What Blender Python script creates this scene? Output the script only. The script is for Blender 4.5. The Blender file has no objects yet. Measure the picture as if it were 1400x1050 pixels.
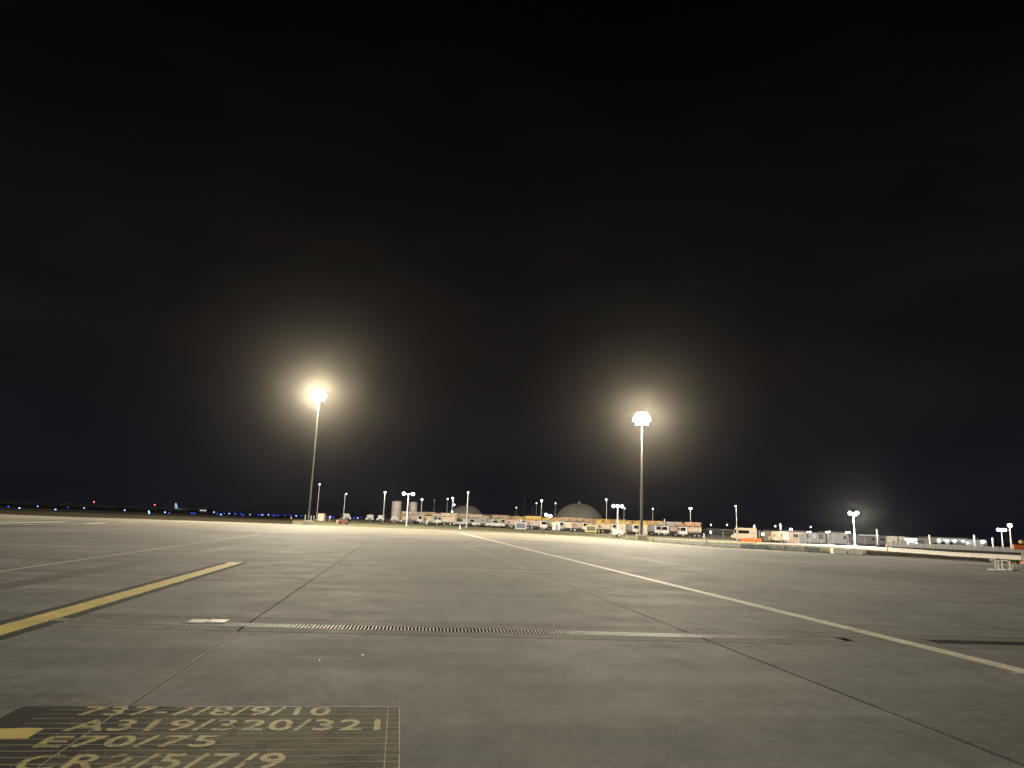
import bpy, bmesh, math, random
import numpy as np
from mathutils import Vector, Matrix
random.seed(7)
R = math.radians
sc = bpy.context.scene
col = sc.collection

# ------------------------------------------------------------------ camera
F = 972.0                                    # focal length in pixels of the 1400 x 1050 photograph
PITCH, ROLL, H = R(11.1), R(2.25), 1.65
FW = Vector((0, math.cos(PITCH), math.sin(PITCH)))
UP0 = Vector((0, -math.sin(PITCH), math.cos(PITCH)))
R0 = Vector((1, 0, 0))
RT = R0 * math.cos(ROLL) + UP0 * math.sin(ROLL)
UP = -R0 * math.sin(ROLL) + UP0 * math.cos(ROLL)
cam_d = bpy.data.cameras.new('camera')
cam = bpy.data.objects.new('camera', cam_d); col.objects.link(cam)
cam_d.sensor_width = 36; cam_d.lens = F / 1400 * 36
cam_d.clip_start = 0.05; cam_d.clip_end = 30000
M3 = Matrix((RT, UP, -FW)).transposed()
cam.matrix_world = Matrix.Translation((0, 0, H)) @ M3.to_4x4()
sc.camera = cam

# ------------------------------------------------------------------ sky
sc.view_settings.view_transform = 'Standard'
sc.view_settings.look = 'None'
sc.view_settings.gamma = 1
sc.view_settings.exposure = 0
sc.render.engine = 'CYCLES'
cy = sc.cycles
cy.use_denoising = True
cy.max_bounces = 4; cy.diffuse_bounces = 2; cy.glossy_bounces = 2; cy.transparent_max_bounces = 12
cy.sample_clamp_indirect = 4.0
cy.use_light_tree = True
w = bpy.data.worlds.new('World'); sc.world = w; w.use_nodes = True
nt = w.node_tree; N = nt.nodes; LK = nt.links
N.clear()
def wn(t, **k):
    n = N.new(t)
    for a, b in k.items(): setattr(n, a, b)
    return n
SUN_EL, SUN_ROT = R(15), R(190)
out = wn('ShaderNodeOutputWorld')
tc = wn('ShaderNodeTexCoord')
sep = wn('ShaderNodeSeparateXYZ'); LK.new(tc.outputs['Generated'], sep.inputs[0])
ramp = wn('ShaderNodeValToRGB')              # night airglow by elevation: navy low down, brownish murk, black overhead
cr = ramp.color_ramp
cr.elements[0].position = 0.0; cr.elements[0].color = (.0050, .0054, .0098, 1)
cr.elements[1].position = 0.62; cr.elements[1].color = (.0007, .0006, .0006, 1)
e = cr.elements.new(.10); e.color = (.0052, .0052, .0078, 1)
e = cr.elements.new(.20); e.color = (.0054, .0048, .0052, 1)
e = cr.elements.new(.38); e.color = (.0032, .0028, .0028, 1)
LK.new(sep.outputs['Z'], ramp.inputs[0])
mp = wn('ShaderNodeMapping'); mp.inputs['Scale'].default_value = (2.2, 2.2, 6.0)
LK.new(tc.outputs['Generated'], mp.inputs[0])
nz = wn('ShaderNodeTexNoise'); nz.inputs['Scale'].default_value = 1.7; nz.inputs['Detail'].default_value = 5
nz.inputs['Roughness'].default_value = .55
LK.new(mp.outputs[0], nz.inputs['Vector'])
cr2 = wn('ShaderNodeValToRGB'); cr2.color_ramp.elements[0].position = .42; cr2.color_ramp.elements[1].position = .72
cr2.color_ramp.elements[0].color = (.84, .84, .88, 1); cr2.color_ramp.elements[1].color = (1.40, 1.26, 1.18, 1)
LK.new(nz.outputs['Fac'], cr2.inputs[0])
mul = wn('ShaderNodeMix', data_type='RGBA', blend_type='MULTIPLY'); mul.inputs['Factor'].default_value = 1
LK.new(ramp.outputs[0], mul.inputs[6]); LK.new(cr2.outputs[0], mul.inputs[7])
bg = wn('ShaderNodeBackground'); bg.inputs['Strength'].default_value = 1.25
LK.new(mul.outputs[2], bg.inputs['Color'])
sky = wn('ShaderNodeTexSky', sky_type='NISHITA', sun_disc=False, sun_elevation=SUN_EL, sun_rotation=SUN_ROT)
bg2 = wn('ShaderNodeBackground'); bg2.inputs['Strength'].default_value = 0.00006
LK.new(sky.outputs[0], bg2.inputs['Color'])
add = wn('ShaderNodeAddShader'); LK.new(bg.outputs[0], add.inputs[0]); LK.new(bg2.outputs[0], add.inputs[1])
LK.new(add.outputs[0], out.inputs['Surface'])

# added sun lamp: fill from behind the camera, standing in for unseen floodlights
sd = bpy.data.lights.new('rear_fill', 'SUN'); sd.energy = 1.2; sd.angle = R(14); sd.color = (1, .95, .89)
so = bpy.data.objects.new('rear_fill', sd); col.objects.link(so)
so.rotation_euler = (R(90) - SUN_EL, 0, R(-10))

# ------------------------------------------------------------------ light scales
MAST_POWER = 1780.0       # apron floodlights
LAMP_POWER = 0.22          # multiplies the small lamps

# ------------------------------------------------------------------ helpers
def ray(x, y):
    return FW + RT * ((x - 700) / F) - UP * ((y - 525) / F)
def ground(x, y, z=0.0):
    d = ray(x, y); t = (z - H) / d.z
    return Vector((d.x * t, d.y * t, z))
def at(x, y, Y):
    d = ray(x, y); t = Y / d.y
    return Vector((d.x * t, Y, H + d.z * t))
def hor(x):
    return 715.75 + (x - 700) * math.tan(ROLL)
def colx(x, Y, dy=6):                        # world X of a photo column at depth Y, near the horizon
    return at(x, hor(x) + dy, Y).x

class MB:
    def __init__(s): s.v = []; s.f = []
    def add(s, vs, fs):
        b = len(s.v); s.v += [tuple(v) for v in vs]; s.f += [tuple(i + b for i in f) for f in fs]; return s
    def box(s, x0, x1, y0, y1, z0, z1, tx=0, ty=0):
        vs = [(x0,y0,z0),(x1,y0,z0),(x1,y1,z0),(x0,y1,z0),(x0+tx,y0+ty,z1),(x1-tx,y0+ty,z1),(x1-tx,y1-ty,z1),(x0+tx,y1-ty,z1)]
        return s.add(vs, [(3,2,1,0),(4,5,6,7),(0,1,5,4),(1,2,6,5),(2,3,7,6),(3,0,4,7)])
    def bev(s, x0, x1, y0, y1, z0, z1, c):     # box with all edges chamfered
        xs=(x0,x1); ys=(y0,y1); zs=(z0,z1); vs=[]; idx={}
        for i in (0,1):
            for j in (0,1):
                for k in (0,1):
                    sx,sy,sz=(1-2*i,1-2*j,1-2*k)
                    for a,(dx,dy,dz) in enumerate(((0,c,c),(c,0,c),(c,c,0))):
                        idx[i,j,k,a]=len(vs); vs.append((xs[i]+sx*dx,ys[j]+sy*dy,zs[k]+sz*dz))
        q=lambda *t:tuple(idx[u] for u in t); fs=[]
        for i in (0,1):
            fs.append(q((i,0,0,0),(i,1,0,0),(i,1,1,0),(i,0,1,0)))
            fs.append(q((0,i,0,1),(1,i,0,1),(1,i,1,1),(0,i,1,1)))
            fs.append(q((0,0,i,2),(1,0,i,2),(1,1,i,2),(0,1,i,2)))
        for i in (0,1):
            for j in (0,1):
                fs.append(q((i,j,0,0),(i,j,1,0),(i,j,1,1),(i,j,0,1)))
                fs.append(q((i,0,j,0),(i,1,j,0),(i,1,j,2),(i,0,j,2)))
                fs.append(q((0,i,j,1),(1,i,j,1),(1,i,j,2),(0,i,j,2)))
                for k in (0,1): fs.append(q((i,j,k,0),(i,j,k,1),(i,j,k,2)))
        return s.add(vs, fs)
    def prism(s, pts, y0, y1):                 # outline in x,z pushed along y
        n=len(pts); vs=[(x,y0,z) for x,z in pts]+[(x,y1,z) for x,z in pts]
        return s.add(vs,[tuple(range(n)),tuple(range(2*n-1,n-1,-1))]+[(i,i+n,(i+1)%n+n,(i+1)%n) for i in range(n)])
    def loft(s, rings, cap=True):
        n=len(rings[0]); vs=[p for r in rings for p in r]; fs=[]
        for k in range(len(rings)-1):
            for i in range(n): fs.append((k*n+i,k*n+(i+1)%n,(k+1)*n+(i+1)%n,(k+1)*n+i))
        if cap: fs.append(tuple(reversed(range(n)))); fs.append(tuple(range((len(rings)-1)*n,len(rings)*n)))
        return s.add(vs,fs)
    def lathe(s, prof, n=12, cx=0, cy=0, cap=True):   # (r,z) profile about a vertical axis
        return s.loft([[(cx+r*math.cos(2*math.pi*i/n),cy+r*math.sin(2*math.pi*i/n),z) for i in range(n)] for r,z in prof],cap)
    def tube(s, a, b, r0, r1=None, n=8):
        r1=r0 if r1 is None else r1; a=Vector(a); b=Vector(b); d=(b-a).normalized()
        u=d.orthogonal().normalized(); v=d.cross(u)
        ring=lambda c,r:[c+u*(r*math.cos(2*math.pi*i/n))+v*(r*math.sin(2*math.pi*i/n)) for i in range(n)]
        return s.loft([ring(a,r0),ring(b,r1)])
    def mesh(s, name, m, smooth=False):
        me=bpy.data.meshes.new(name); me.from_pydata(s.v,[],s.f); me.validate(); me.update()
        bm=bmesh.new(); bm.from_mesh(me); bmesh.ops.recalc_face_normals(bm,faces=bm.faces); bm.to_mesh(me); bm.free()
        if m: me.materials.append(m)
        if smooth:
            me.polygons.foreach_set('use_smooth',[True]*len(me.polygons))
            try: me.set_sharp_from_angle(angle=R(40))
            except Exception: pass
        return me
    def build(s, name, m, parent=None, smooth=False):
        return link(name, s.mesh(name,m,smooth), parent)
def link(name, me, parent=None, loc=None, rz=None):
    o=bpy.data.objects.new(name,me); col.objects.link(o); o.parent=parent
    if loc is not None: o.location=loc
    if rz is not None: o.rotation_euler.z=rz
    return o
def tag(o, label=None, cat=None, group=None, kind=None):
    if label: o['label']=label
    if cat: o['category']=cat
    if group: o['group']=group
    if kind: o['kind']=kind
    return o
def thing(name, label, cat, loc=(0,0,0), rz=0, group=None):
    o=link(name,None,None,loc,rz); return tag(o,label,cat,group)
def copy_tree(o, parent=None):
    c=o.copy(); col.objects.link(c); c.parent=parent
    for ch in list(o.children): copy_tree(ch,c)
    return c

# ------------------------------------------------------------------ materials
MATS={}
def mat(name, c, rough=.6, metal=0, var=.12, scale=2.0, bump=0, spec=.5, emit=None, es=0):
    if name in MATS: return MATS[name]
    m=bpy.data.materials.new(name); m.use_nodes=True; MATS[name]=m
    t=m.node_tree; b=t.nodes['Principled BSDF']
    b.inputs['Roughness'].default_value=rough; b.inputs['Metallic'].default_value=metal
    b.inputs['Specular IOR Level'].default_value=spec
    if var:
        tcn=t.nodes.new('ShaderNodeTexCoord'); n=t.nodes.new('ShaderNodeTexNoise')
        n.inputs['Scale'].default_value=scale; n.inputs['Detail'].default_value=4
        t.links.new(tcn.outputs['Object'],n.inputs['Vector'])
        r=t.nodes.new('ShaderNodeValToRGB'); r.color_ramp.elements[0].position=.3; r.color_ramp.elements[1].position=.7
        r.color_ramp.elements[0].color=tuple(x*(1-var) for x in c)+(1,); r.color_ramp.elements[1].color=tuple(min(1,x*(1+var)) for x in c)+(1,)
        t.links.new(n.outputs['Fac'],r.inputs[0]); t.links.new(r.outputs[0],b.inputs['Base Color'])
        if bump:
            bn=t.nodes.new('ShaderNodeBump'); bn.inputs['Strength'].default_value=bump; bn.inputs['Distance'].default_value=.05
            t.links.new(n.outputs['Fac'],bn.inputs['Height']); t.links.new(bn.outputs[0],b.inputs['Normal'])
    else: b.inputs['Base Color'].default_value=c+(1,)
    if emit:
        b.inputs['Emission Color'].default_value=emit+(1,); b.inputs['Emission Strength'].default_value=es
    return m
def nodes(name):
    m=bpy.data.materials.new(name); m.use_nodes=True; MATS[name]=m
    t=m.node_tree; return m,t,t.nodes['Principled BSDF']
def nn(t,k,**ins):
    n=t.nodes.new(k)
    for a,v in ins.items():
        if a in n.inputs: n.inputs[a].default_value=v
        else: setattr(n,a,v)
    return n

TH=R(8.3); LD=Vector((-math.sin(TH),math.cos(TH),0)); TD=Vector((math.cos(TH),math.sin(TH),0))
def P(T,L,z=0): v=TD*T+LD*L; return Vector((v.x,v.y,z))       # apron grid coordinates to world
def TL(v): return (v.x*TD.x+v.y*TD.y, v.x*LD.x+v.y*LD.y)
def gridcoord(t):      # object -> rotated coordinates aligned with the paving lanes
    g=nn(t,'ShaderNodeNewGeometry'); m=nn(t,'ShaderNodeMapping',vector_type='POINT'); m.inputs['Rotation'].default_value=(0,0,-TH)
    t.links.new(g.outputs['Position'],m.inputs['Vector']); return m.outputs[0]
def noise(t,vec,scale,detail=4,rough=.55,stretch=None):
    if stretch:
        mm=nn(t,'ShaderNodeMapping'); mm.inputs['Scale'].default_value=stretch; t.links.new(vec,mm.inputs[0]); vec=mm.outputs[0]
    n=nn(t,'ShaderNodeTexNoise'); n.inputs['Scale'].default_value=scale; n.inputs['Detail'].default_value=detail; n.inputs['Roughness'].default_value=rough
    t.links.new(vec,n.inputs['Vector']); return n.outputs['Fac']
def ramp2(t,fac,p0,p1,c0,c1):
    r=nn(t,'ShaderNodeValToRGB'); e=r.color_ramp.elements; e[0].position=p0; e[1].position=p1
    e[0].color=c0 if len(c0)==4 else tuple(c0)+(1,); e[1].color=c1 if len(c1)==4 else tuple(c1)+(1,)
    t.links.new(fac,r.inputs[0]); return r.outputs[0]
def mix(t,fac,a,b,bt='MIX'):
    m=nn(t,'ShaderNodeMix',data_type='RGBA',blend_type=bt)
    if isinstance(fac,(int,float)): m.inputs['Factor'].default_value=fac
    else: t.links.new(fac,m.inputs['Factor'])
    for i,v in ((6,a),(7,b)):
        if isinstance(v,tuple): m.inputs[i].default_value=v if len(v)==4 else v+(1,)
        else: t.links.new(v,m.inputs[i])
    return m.outputs[2]
G=lambda v:(v,v,v,1)

def concrete(name, base, joints=False, perobj=.17, spec=.22, sk=(.70,1.16)):
    m,t,b=nodes(name); v=gridcoord(t)
    big=noise(t,v,.11,5,.6); mid=noise(t,v,.7,6,.65); fine=noise(t,v,38,5,.85)
    streak=noise(t,v,.5,6,.65,(.10,1.9,1)); swirl=noise(t,v,.25,5,.6,(1.5,.35,1))
    c=ramp2(t,big,.3,.7,tuple(x*.72 for x in base),tuple(x*1.24 for x in base))
    c=mix(t,1,c,ramp2(t,mid,.3,.75,G(.80),G(1.14)),'MULTIPLY')
    c=mix(t,1,c,ramp2(t,streak,.36,.66,G(sk[0]),G(sk[1])),'MULTIPLY')
    c=mix(t,1,c,ramp2(t,swirl,.25,.6,G(.84),G(1.06)),'MULTIPLY')
    c=mix(t,1,c,ramp2(t,fine,.3,.72,G(.56),G(1.44)),'MULTIPLY')
    patch=noise(t,v,6.5,4,.75); c=mix(t,1,c,ramp2(t,patch,.32,.68,G(.80),G(1.20)),'MULTIPLY')
    blot=noise(t,v,1.9,5,.7,(1,.6,1)); c=mix(t,1,c,ramp2(t,blot,.30,.54,G(.68),G(1.05)),'MULTIPLY')
    ck=nn(t,'ShaderNodeTexVoronoi',feature='DISTANCE_TO_EDGE'); ck.inputs['Scale'].default_value=.21; nv=nn(t,'ShaderNodeVectorMath',operation='ADD'); nw=nn(t,'ShaderNodeTexNoise'); nw.inputs['Scale'].default_value=.9; nw.inputs['Detail'].default_value=6; t.links.new(v,nw.inputs['Vector']); t.links.new(v,nv.inputs[0]); t.links.new(nw.outputs['Color'],nv.inputs[1]); t.links.new(nv.outputs[0],ck.inputs['Vector'])
    c=mix(t,ramp2(t,noise(t,v,.16,2),.56,.60,G(0),G(1)),c,mix(t,1,c,ramp2(t,ck.outputs['Distance'],.0006,.0022,G(.55),G(1)),'MULTIPLY'))
    oi=nn(t,'ShaderNodeObjectInfo')
    c=mix(t,1,c,ramp2(t,oi.outputs['Random'],0,1,G(1-perobj),G(1+perobj)),'MULTIPLY')
    spots=nn(t,'ShaderNodeTexVoronoi'); spots.inputs['Scale'].default_value=1.1; t.links.new(v,spots.inputs['Vector'])
    c=mix(t,1,c,ramp2(t,spots.outputs['Distance'],.02,.07,G(.62),G(1)),'MULTIPLY')       # oil drips
    if joints:
        bk=nn(t,'ShaderNodeTexBrick',offset=0.0,offset_frequency=1); bk.inputs['Scale'].default_value=1
        for k,x in (('Brick Width',7.0),('Row Height',7.6),('Mortar Size',.03),('Mortar Smooth',.1)): bk.inputs[k].default_value=x
        bk.inputs['Color1'].default_value=G(1); bk.inputs['Color2'].default_value=G(.9); bk.inputs['Mortar'].default_value=G(.45)
        mv=nn(t,'ShaderNodeMapping'); mv.inputs['Location'].default_value=(2.2,.2,0); t.links.new(v,mv.inputs[0]); t.links.new(mv.outputs[0],bk.inputs['Vector'])
        c=mix(t,1,c,bk.outputs['Color'],'MULTIPLY')
    t.links.new(c,b.inputs['Base Color'])
    rr=nn(t,'ShaderNodeMapRange'); rr.inputs['From Min'].default_value=.3; rr.inputs['From Max'].default_value=.7; rr.inputs['To Min'].default_value=.80; rr.inputs['To Max'].default_value=.96
    t.links.new(mid,rr.inputs['Value'])
    # scattered glassy grains
    vo=nn(t,'ShaderNodeTexVoronoi'); vo.inputs['Scale'].default_value=24; t.links.new(v,vo.inputs['Vector'])
    gr=nn(t,'ShaderNodeMath',operation='LESS_THAN'); gr.inputs[1].default_value=.16; t.links.new(vo.outputs['Distance'],gr.inputs[0])
    sp=nn(t,'ShaderNodeSeparateColor'); t.links.new(vo.outputs['Color'],sp.inputs[0])
    g2=nn(t,'ShaderNodeMath',operation='GREATER_THAN'); g2.inputs[1].default_value=.975; t.links.new(sp.outputs[0],g2.inputs[0])
    g3=nn(t,'ShaderNodeMath',operation='MULTIPLY'); t.links.new(gr.outputs[0],g3.inputs[0]); t.links.new(g2.outputs[0],g3.inputs[1])
    rm=nn(t,'ShaderNodeMix',data_type='FLOAT'); t.links.new(g3.outputs[0],rm.inputs[0]); t.links.new(rr.outputs[0],rm.inputs[2]); rm.inputs[3].default_value=.6
    t.links.new(rm.outputs[0],b.inputs['Roughness'])
    b.inputs['Specular IOR Level'].default_value=spec
    broom=noise(t,v,9,3,.6,(.25,9,1))
    bm_=nn(t,'ShaderNodeBump'); bm_.inputs['Strength'].default_value=.25; bm_.inputs['Distance'].default_value=.006; t.links.new(fine,bm_.inputs['Height'])
    bm2=nn(t,'ShaderNodeBump'); bm2.inputs['Strength'].default_value=.22; bm2.inputs['Distance'].default_value=.006; t.links.new(broom,bm2.inputs['Height']); t.links.new(bm_.outputs[0],bm2.inputs['Normal'])
    t.links.new(bm2.outputs[0],b.inputs['Normal'])
    return m
CONC=concrete('concrete',(.192,.184,.182))
CONC_FAR_LIT=concrete('concrete_far_lit',(.225,.203,.166),joints=True,perobj=0,spec=.35,sk=(.58,1.24))  # same paving; lighter, warmer base puts the lamps' glow into the colour
CONC_BAND=concrete('concrete_band',(.17,.16,.15))
FILLER=mat('joint_filler',(.045,.042,.039),.85,scale=3)

def paint(name, c, under, wear, streaks=False, rough=.75, holes=.90):
    m,t,b=nodes(name); v=gridcoord(t)
    n1=noise(t,v,6,6,.7); n2=noise(t,v,45,3,.7)
    mm=nn(t,'ShaderNodeMath',operation='MULTIPLY_ADD'); mm.inputs[1].default_value=.45; t.links.new(n2,mm.inputs[0]); t.links.new(n1,mm.inputs[2])
    fac=ramp2(t,mm.outputs[0],wear-.04,wear+.08,G(0),G(1))
    col_=mix(t,1,(c[0],c[1],c[2],1),ramp2(t,noise(t,v,1.5,4),.3,.7,G(.82),G(1.12)),'MULTIPLY')
    cc=mix(t,fac,col_,under)
    if streaks:
        w_=nn(t,'ShaderNodeTexWave',wave_type='BANDS',bands_direction='Y'); w_.inputs['Scale'].default_value=2.3; w_.inputs['Distortion'].default_value=1.2; w_.inputs['Detail'].default_value=2; w_.inputs['Detail Scale'].default_value=.4
        t.links.new(v,w_.inputs['Vector'])
        ws=ramp2(t,w_.outputs['Fac'],.965,.995,G(0),G(1))
        n3=noise(t,v,1.2,5,.6,(.5,7,1)); g=ramp2(t,n3,.28,.5,G(0),G(1))
        n5=noise(t,v,1.6,6,.7); sx=nn(t,'ShaderNodeSeparateXYZ'); t.links.new(v,sx.inputs[0])
        gx=nn(t,'ShaderNodeMapRange'); gx.inputs['From Min'].default_value=-2.3; gx.inputs['From Max'].default_value=-1.1; gx.inputs['To Min'].default_value=-.16; gx.inputs['To Max'].default_value=.14; t.links.new(sx.outputs['X'],gx.inputs['Value'])
        ad=nn(t,'ShaderNodeMath',operation='ADD'); t.links.new(n5,ad.inputs[0]); t.links.new(gx.outputs[0],ad.inputs[1])
        g5=ramp2(t,ad.outputs[0],.36,.66,G(0),G(1))
        both=mix(t,1,ws,g,'MULTIPLY')
        n4=noise(t,v,30,4,.7,(.12,3,1)); broad=mix(t,1,ramp2(t,n4,.40,.68,G(0),G(1)),g5,'MULTIPLY')
        cc=mix(t,mix(t,1,g5,G(.8),'MULTIPLY'),cc,(.175,.158,.11,1)); cc=mix(t,broad,cc,(.33,.30,.21,1)); cc=mix(t,both,cc,(.46,.43,.32,1))
    hol=noise(t,v,3.1,7,.75); hol2=noise(t,v,70,3,.8)
    hs=nn(t,'ShaderNodeMath',operation='MULTIPLY_ADD'); hs.inputs[1].default_value=.5; t.links.new(hol2,hs.inputs[0]); t.links.new(hol,hs.inputs[2])
    hole=ramp2(t,hs.outputs[0],holes,holes+.07,G(0),G(.92))
    tr_=nn(t,'ShaderNodeBsdfTransparent'); mx_=nn(t,'ShaderNodeMixShader'); ou=t.nodes['Material Output']
    t.links.new(hole,mx_.inputs[0]); t.links.new(b.outputs[0],mx_.inputs[1]); t.links.new(tr_.outputs[0],mx_.inputs[2]); t.links.new(mx_.outputs[0],ou.inputs['Surface'])
    t.links.new(cc,b.inputs['Base Color']); b.inputs['Roughness'].default_value=rough; b.inputs['Specular IOR Level'].default_value=.12 if rough>.9 else .25
    bn=nn(t,'ShaderNodeBump'); bn.inputs['Strength'].default_value=.2; bn.inputs['Distance'].default_value=.004; t.links.new(n2,bn.inputs['Height']); t.links.new(bn.outputs[0],b.inputs['Normal'])
    return m
YEL=paint('yellow_paint',(.80,.62,.15),(.22,.19,.12,1),.86)
YEL_OLD=paint('worn_yellow_paint',(.82,.77,.60),(.26,.24,.19,1),.82,holes=.84)
YEL_LET=paint('lettering_paint',(.58,.46,.14),(.13,.115,.07,1),.76,holes=.82)
BLK=paint('black_paint',(.016,.015,.014),(.11,.10,.09,1),.92,rough=.95)
BLK_BOX=paint('black_panel_paint',(.022,.019,.013),(.08,.07,.05,1),.86,streaks=True,rough=.95,holes=.86)
WHT=paint('worn_white_paint',(.66,.63,.54),(.24,.22,.20,1),.84,holes=.84)
OFFBLK=paint('painted_out_line',(.085,.079,.072),(.13,.12,.11,1),.74,holes=.80)

GRASS=None
def grassmat(name,c0,c1,scale):
    m,t,b=nodes(name); g=nn(t,'ShaderNodeNewGeometry'); v=g.outputs['Position']
    a=noise(t,v,scale,6,.65); d=noise(t,v,scale*7,4,.7)
    c=mix(t,1,ramp2(t,a,.3,.7,c0,c1),ramp2(t,d,.2,.8,G(.6),G(1.35)),'MULTIPLY')
    t.links.new(c,b.inputs['Base Color']); b.inputs['Roughness'].default_value=.95; b.inputs['Specular IOR Level'].default_value=.08
    bn=nn(t,'ShaderNodeBump'); bn.inputs['Strength'].default_value=.6; bn.inputs['Distance'].default_value=.1; t.links.new(d,bn.inputs['Height']); t.links.new(bn.outputs[0],b.inputs['Normal'])
    return m
FIELD=grassmat('dark_field',(.018,.016,.012),(.034,.029,.02),.08)
VERGE=grassmat('verge_grass',(.085,.087,.054),(.13,.125,.08),.25)
LOTM=grassmat('lot_gravel',(.30,.28,.215),(.42,.39,.31),.35)
ROADM=grassmat('road_concrete',(.50,.47,.42),(.62,.58,.52),.3)
TARM=grassmat('taxiway_asphalt',(.030,.029,.028),(.055,.052,.048),.12)
DIRT=grassmat('bare_earth',(.055,.042,.028),(.11,.085,.055),.5)

def lightmat(name,c,s):
    m=bpy.data.materials.new(name); m.use_nodes=True; t=m.node_tree; t.nodes.clear()
    o=t.nodes.new('ShaderNodeOutputMaterial'); e_=t.nodes.new('ShaderNodeEmission'); e_.inputs[0].default_value=c+(1,); e_.inputs[1].default_value=s
    t.links.new(e_.outputs[0],o.inputs[0]); return m
L_MAST=lightmat('mast_lens',(1,.90,.60),90)
L_WHITE=lightmat('white_lens',(1,.97,.92),22)
L_DIM=lightmat('dim_lens',(1,.95,.88),5)
L_SOFT=lightmat('faint_lens',(1,.95,.9),.6)
L_BLUE=lightmat('blue_lens',(.05,.09,1),3.2)
L_ICE=lightmat('ice_blue_lens',(.22,.42,1),5)
L_RED=lightmat('red_lens',(1,.09,.08),8)
L_AMB=lightmat('amber_window',(1,.66,.25),.35)
L_WIN=lightmat('lit_window',(.95,.97,1),1.1)

MASTP=mat('mast_grey_paint',(.035,.034,.032),.7,0,.2,1.2)
STEEL=mat('galvanised_steel',(.30,.29,.27),.45,.7,.15,1.2)
POLEW=mat('pale_pole',(.38,.365,.345),.5,.2,.1,1)
DARKM=mat('dark_metal',(.05,.05,.05),.55,.4)
GRATEM=mat('grate_iron',(.50,.47,.40),.75,0,.25,6,spec=.3)
CONBLK=mat('precast_concrete',(.82,.76,.63),.8,0,.14,3)
PLINTH=mat('plinth_concrete',(.24,.23,.21),.85,0,.14,3)
TYRE=mat('tyre_rubber',(.02,.02,.02),.85,0,.1,3)
RIM=mat('wheel_rim',(.35,.34,.33),.4,.6,.1,3)
GLASS=mat('dark_glass',(.012,.014,.018),.08,0,0)
WHITEV=mat('white_vehicle_paint',(.54,.53,.52),.35,0,.07,1)
CREAM=mat('cream_vehicle_paint',(0.446,0.360,0.281),.42,0,.12,1.2)
PINKT=mat('tan_vehicle_paint',(0.360,0.281,0.244),.45,0,.14,1.2)
GREYT=mat('grey_vehicle_paint',(0.288,0.266,0.266),.45,0,.12,1.2)
GOLD=mat('gold_vehicle_paint',(.62,.45,.16),.45,0,.12,1.2)
ORANGE=mat('safety_orange',(.58,.13,.03),.5,0,.12,2)
YELV=mat('safety_yellow',(.52,.33,.05),.5,0,.25,1.5)
BOOM=mat('boom_paint',(.30,.205,.11),.5,0,.35,1.6)
REDV=mat('dark_red_paint',(.075,.018,.016),.5,0,.15,2)
CHASS=mat('chassis_black',(.025,.024,.023),.6,0,.2,2)
BOARD=mat('board_face',(.085,.10,.14),.35,0,.25,3)

# ------------------------------------------------------------------ terrain heights
EDGE_PX=[(-900,676),(-500,692),(-200,697),(0,703),(100,707),(200,710),(300,713.2),(400,716.6),(440,718),(500,720.3),(600,724),(700,727.6),(800,733.5),(900,741.8),
         (1000,749.3),(1120,755.5),(1200,759.8),(1250,762),(1300,765.6),(1400,772),(1600,785),(2100,815)]
EDGE=[ground(x,y) for x,y in EDGE_PX]
EX=[p.x for p in EDGE]
def sstep(t): t=max(0,min(1,t)); return t*t*(3-2*t)
EA=[math.atan2(p.x,p.y) for p in EDGE]; ER=[math.hypot(p.x,p.y) for p in EDGE]
def edge_r(x,y): return float(np.interp(math.atan2(x,y),EA,ER))
def terr(x,y):
    if y<5: return 0.0
    d=math.hypot(x,y)-edge_r(x,y)
    zt=.18-.006*max(-60,min(60,x))
    return zt*sstep((d-3)/35.0)

# ground sheet to the horizon
xs=sorted(set([-9000,-5000,-2500,-1200,-600,-350,-230]+list(range(-160,165,8))+[230,350,600,1200,2500,5000,9000]))
ys=sorted(set([-3000,-800,-200,-40,0]+list(range(16,340,8))+[400,500,700,1000,1600,2600,5000,9000,12000]))
m_=MB(); nx=len(xs)
m_.v=[(x,y,terr(x,y)-.10) for y in ys for x in xs]
m_.f=[(j*nx+i,j*nx+i+1,(j+1)*nx+i+1,(j+1)*nx+i) for j in range(len(ys)-1) for i in range(nx-1)]
tag(m_.build('ground',FIELD,None,True),'dark open grass field reaching to the horizon around the apron',None,None,'structure')

def sheet(name, near, far, m, dz, label, n=40, rows=5, flat=False):
    """strip between two photo polylines (x,y), draped on the terrain"""
    def res(pl,k):
        x0,x1=pl[0][0],pl[-1][0]; x=x0+(x1-x0)*k/n
        return x,float(np.interp(x,[p[0] for p in pl],[p[1] for p in pl]))
    mb=MB(); V=[]
    for j in range(rows+1):
        for k in range(n+1):
            a=res(near,k); b_=res(far,k)
            pa=ground(*a); pb=ground(*b_)
            p=pa.lerp(pb,j/rows); V.append((p.x,p.y,(0 if flat else terr(p.x,p.y))+dz))
    mb.v=V; q=n+1
    mb.f=[(j*q+k,j*q+k+1,(j+1)*q+k+1,(j+1)*q+k) for j in range(rows) for k in range(n)]
    return tag(mb.build(name,m,None,True),label,None,None,'structure')

# ------------------------------------------------------------------ apron
apron=MB()
poly=[(p.x,p.y) for p in EDGE]+[(120,-60),(-160,-60)]
apron.add([(x,y,-.03) for x,y in poly],[tuple(range(len(poly)))])
apron=tag(apron.build('apron',FILLER),'broad grey concrete airport apron with joints, drain and painted lines',None,None,'structure')
bm=bmesh.new(); bm.from_mesh(apron.data); bmesh.ops.triangulate(bm,faces=bm.faces); bm.to_mesh(apron.data); bm.free()

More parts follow.
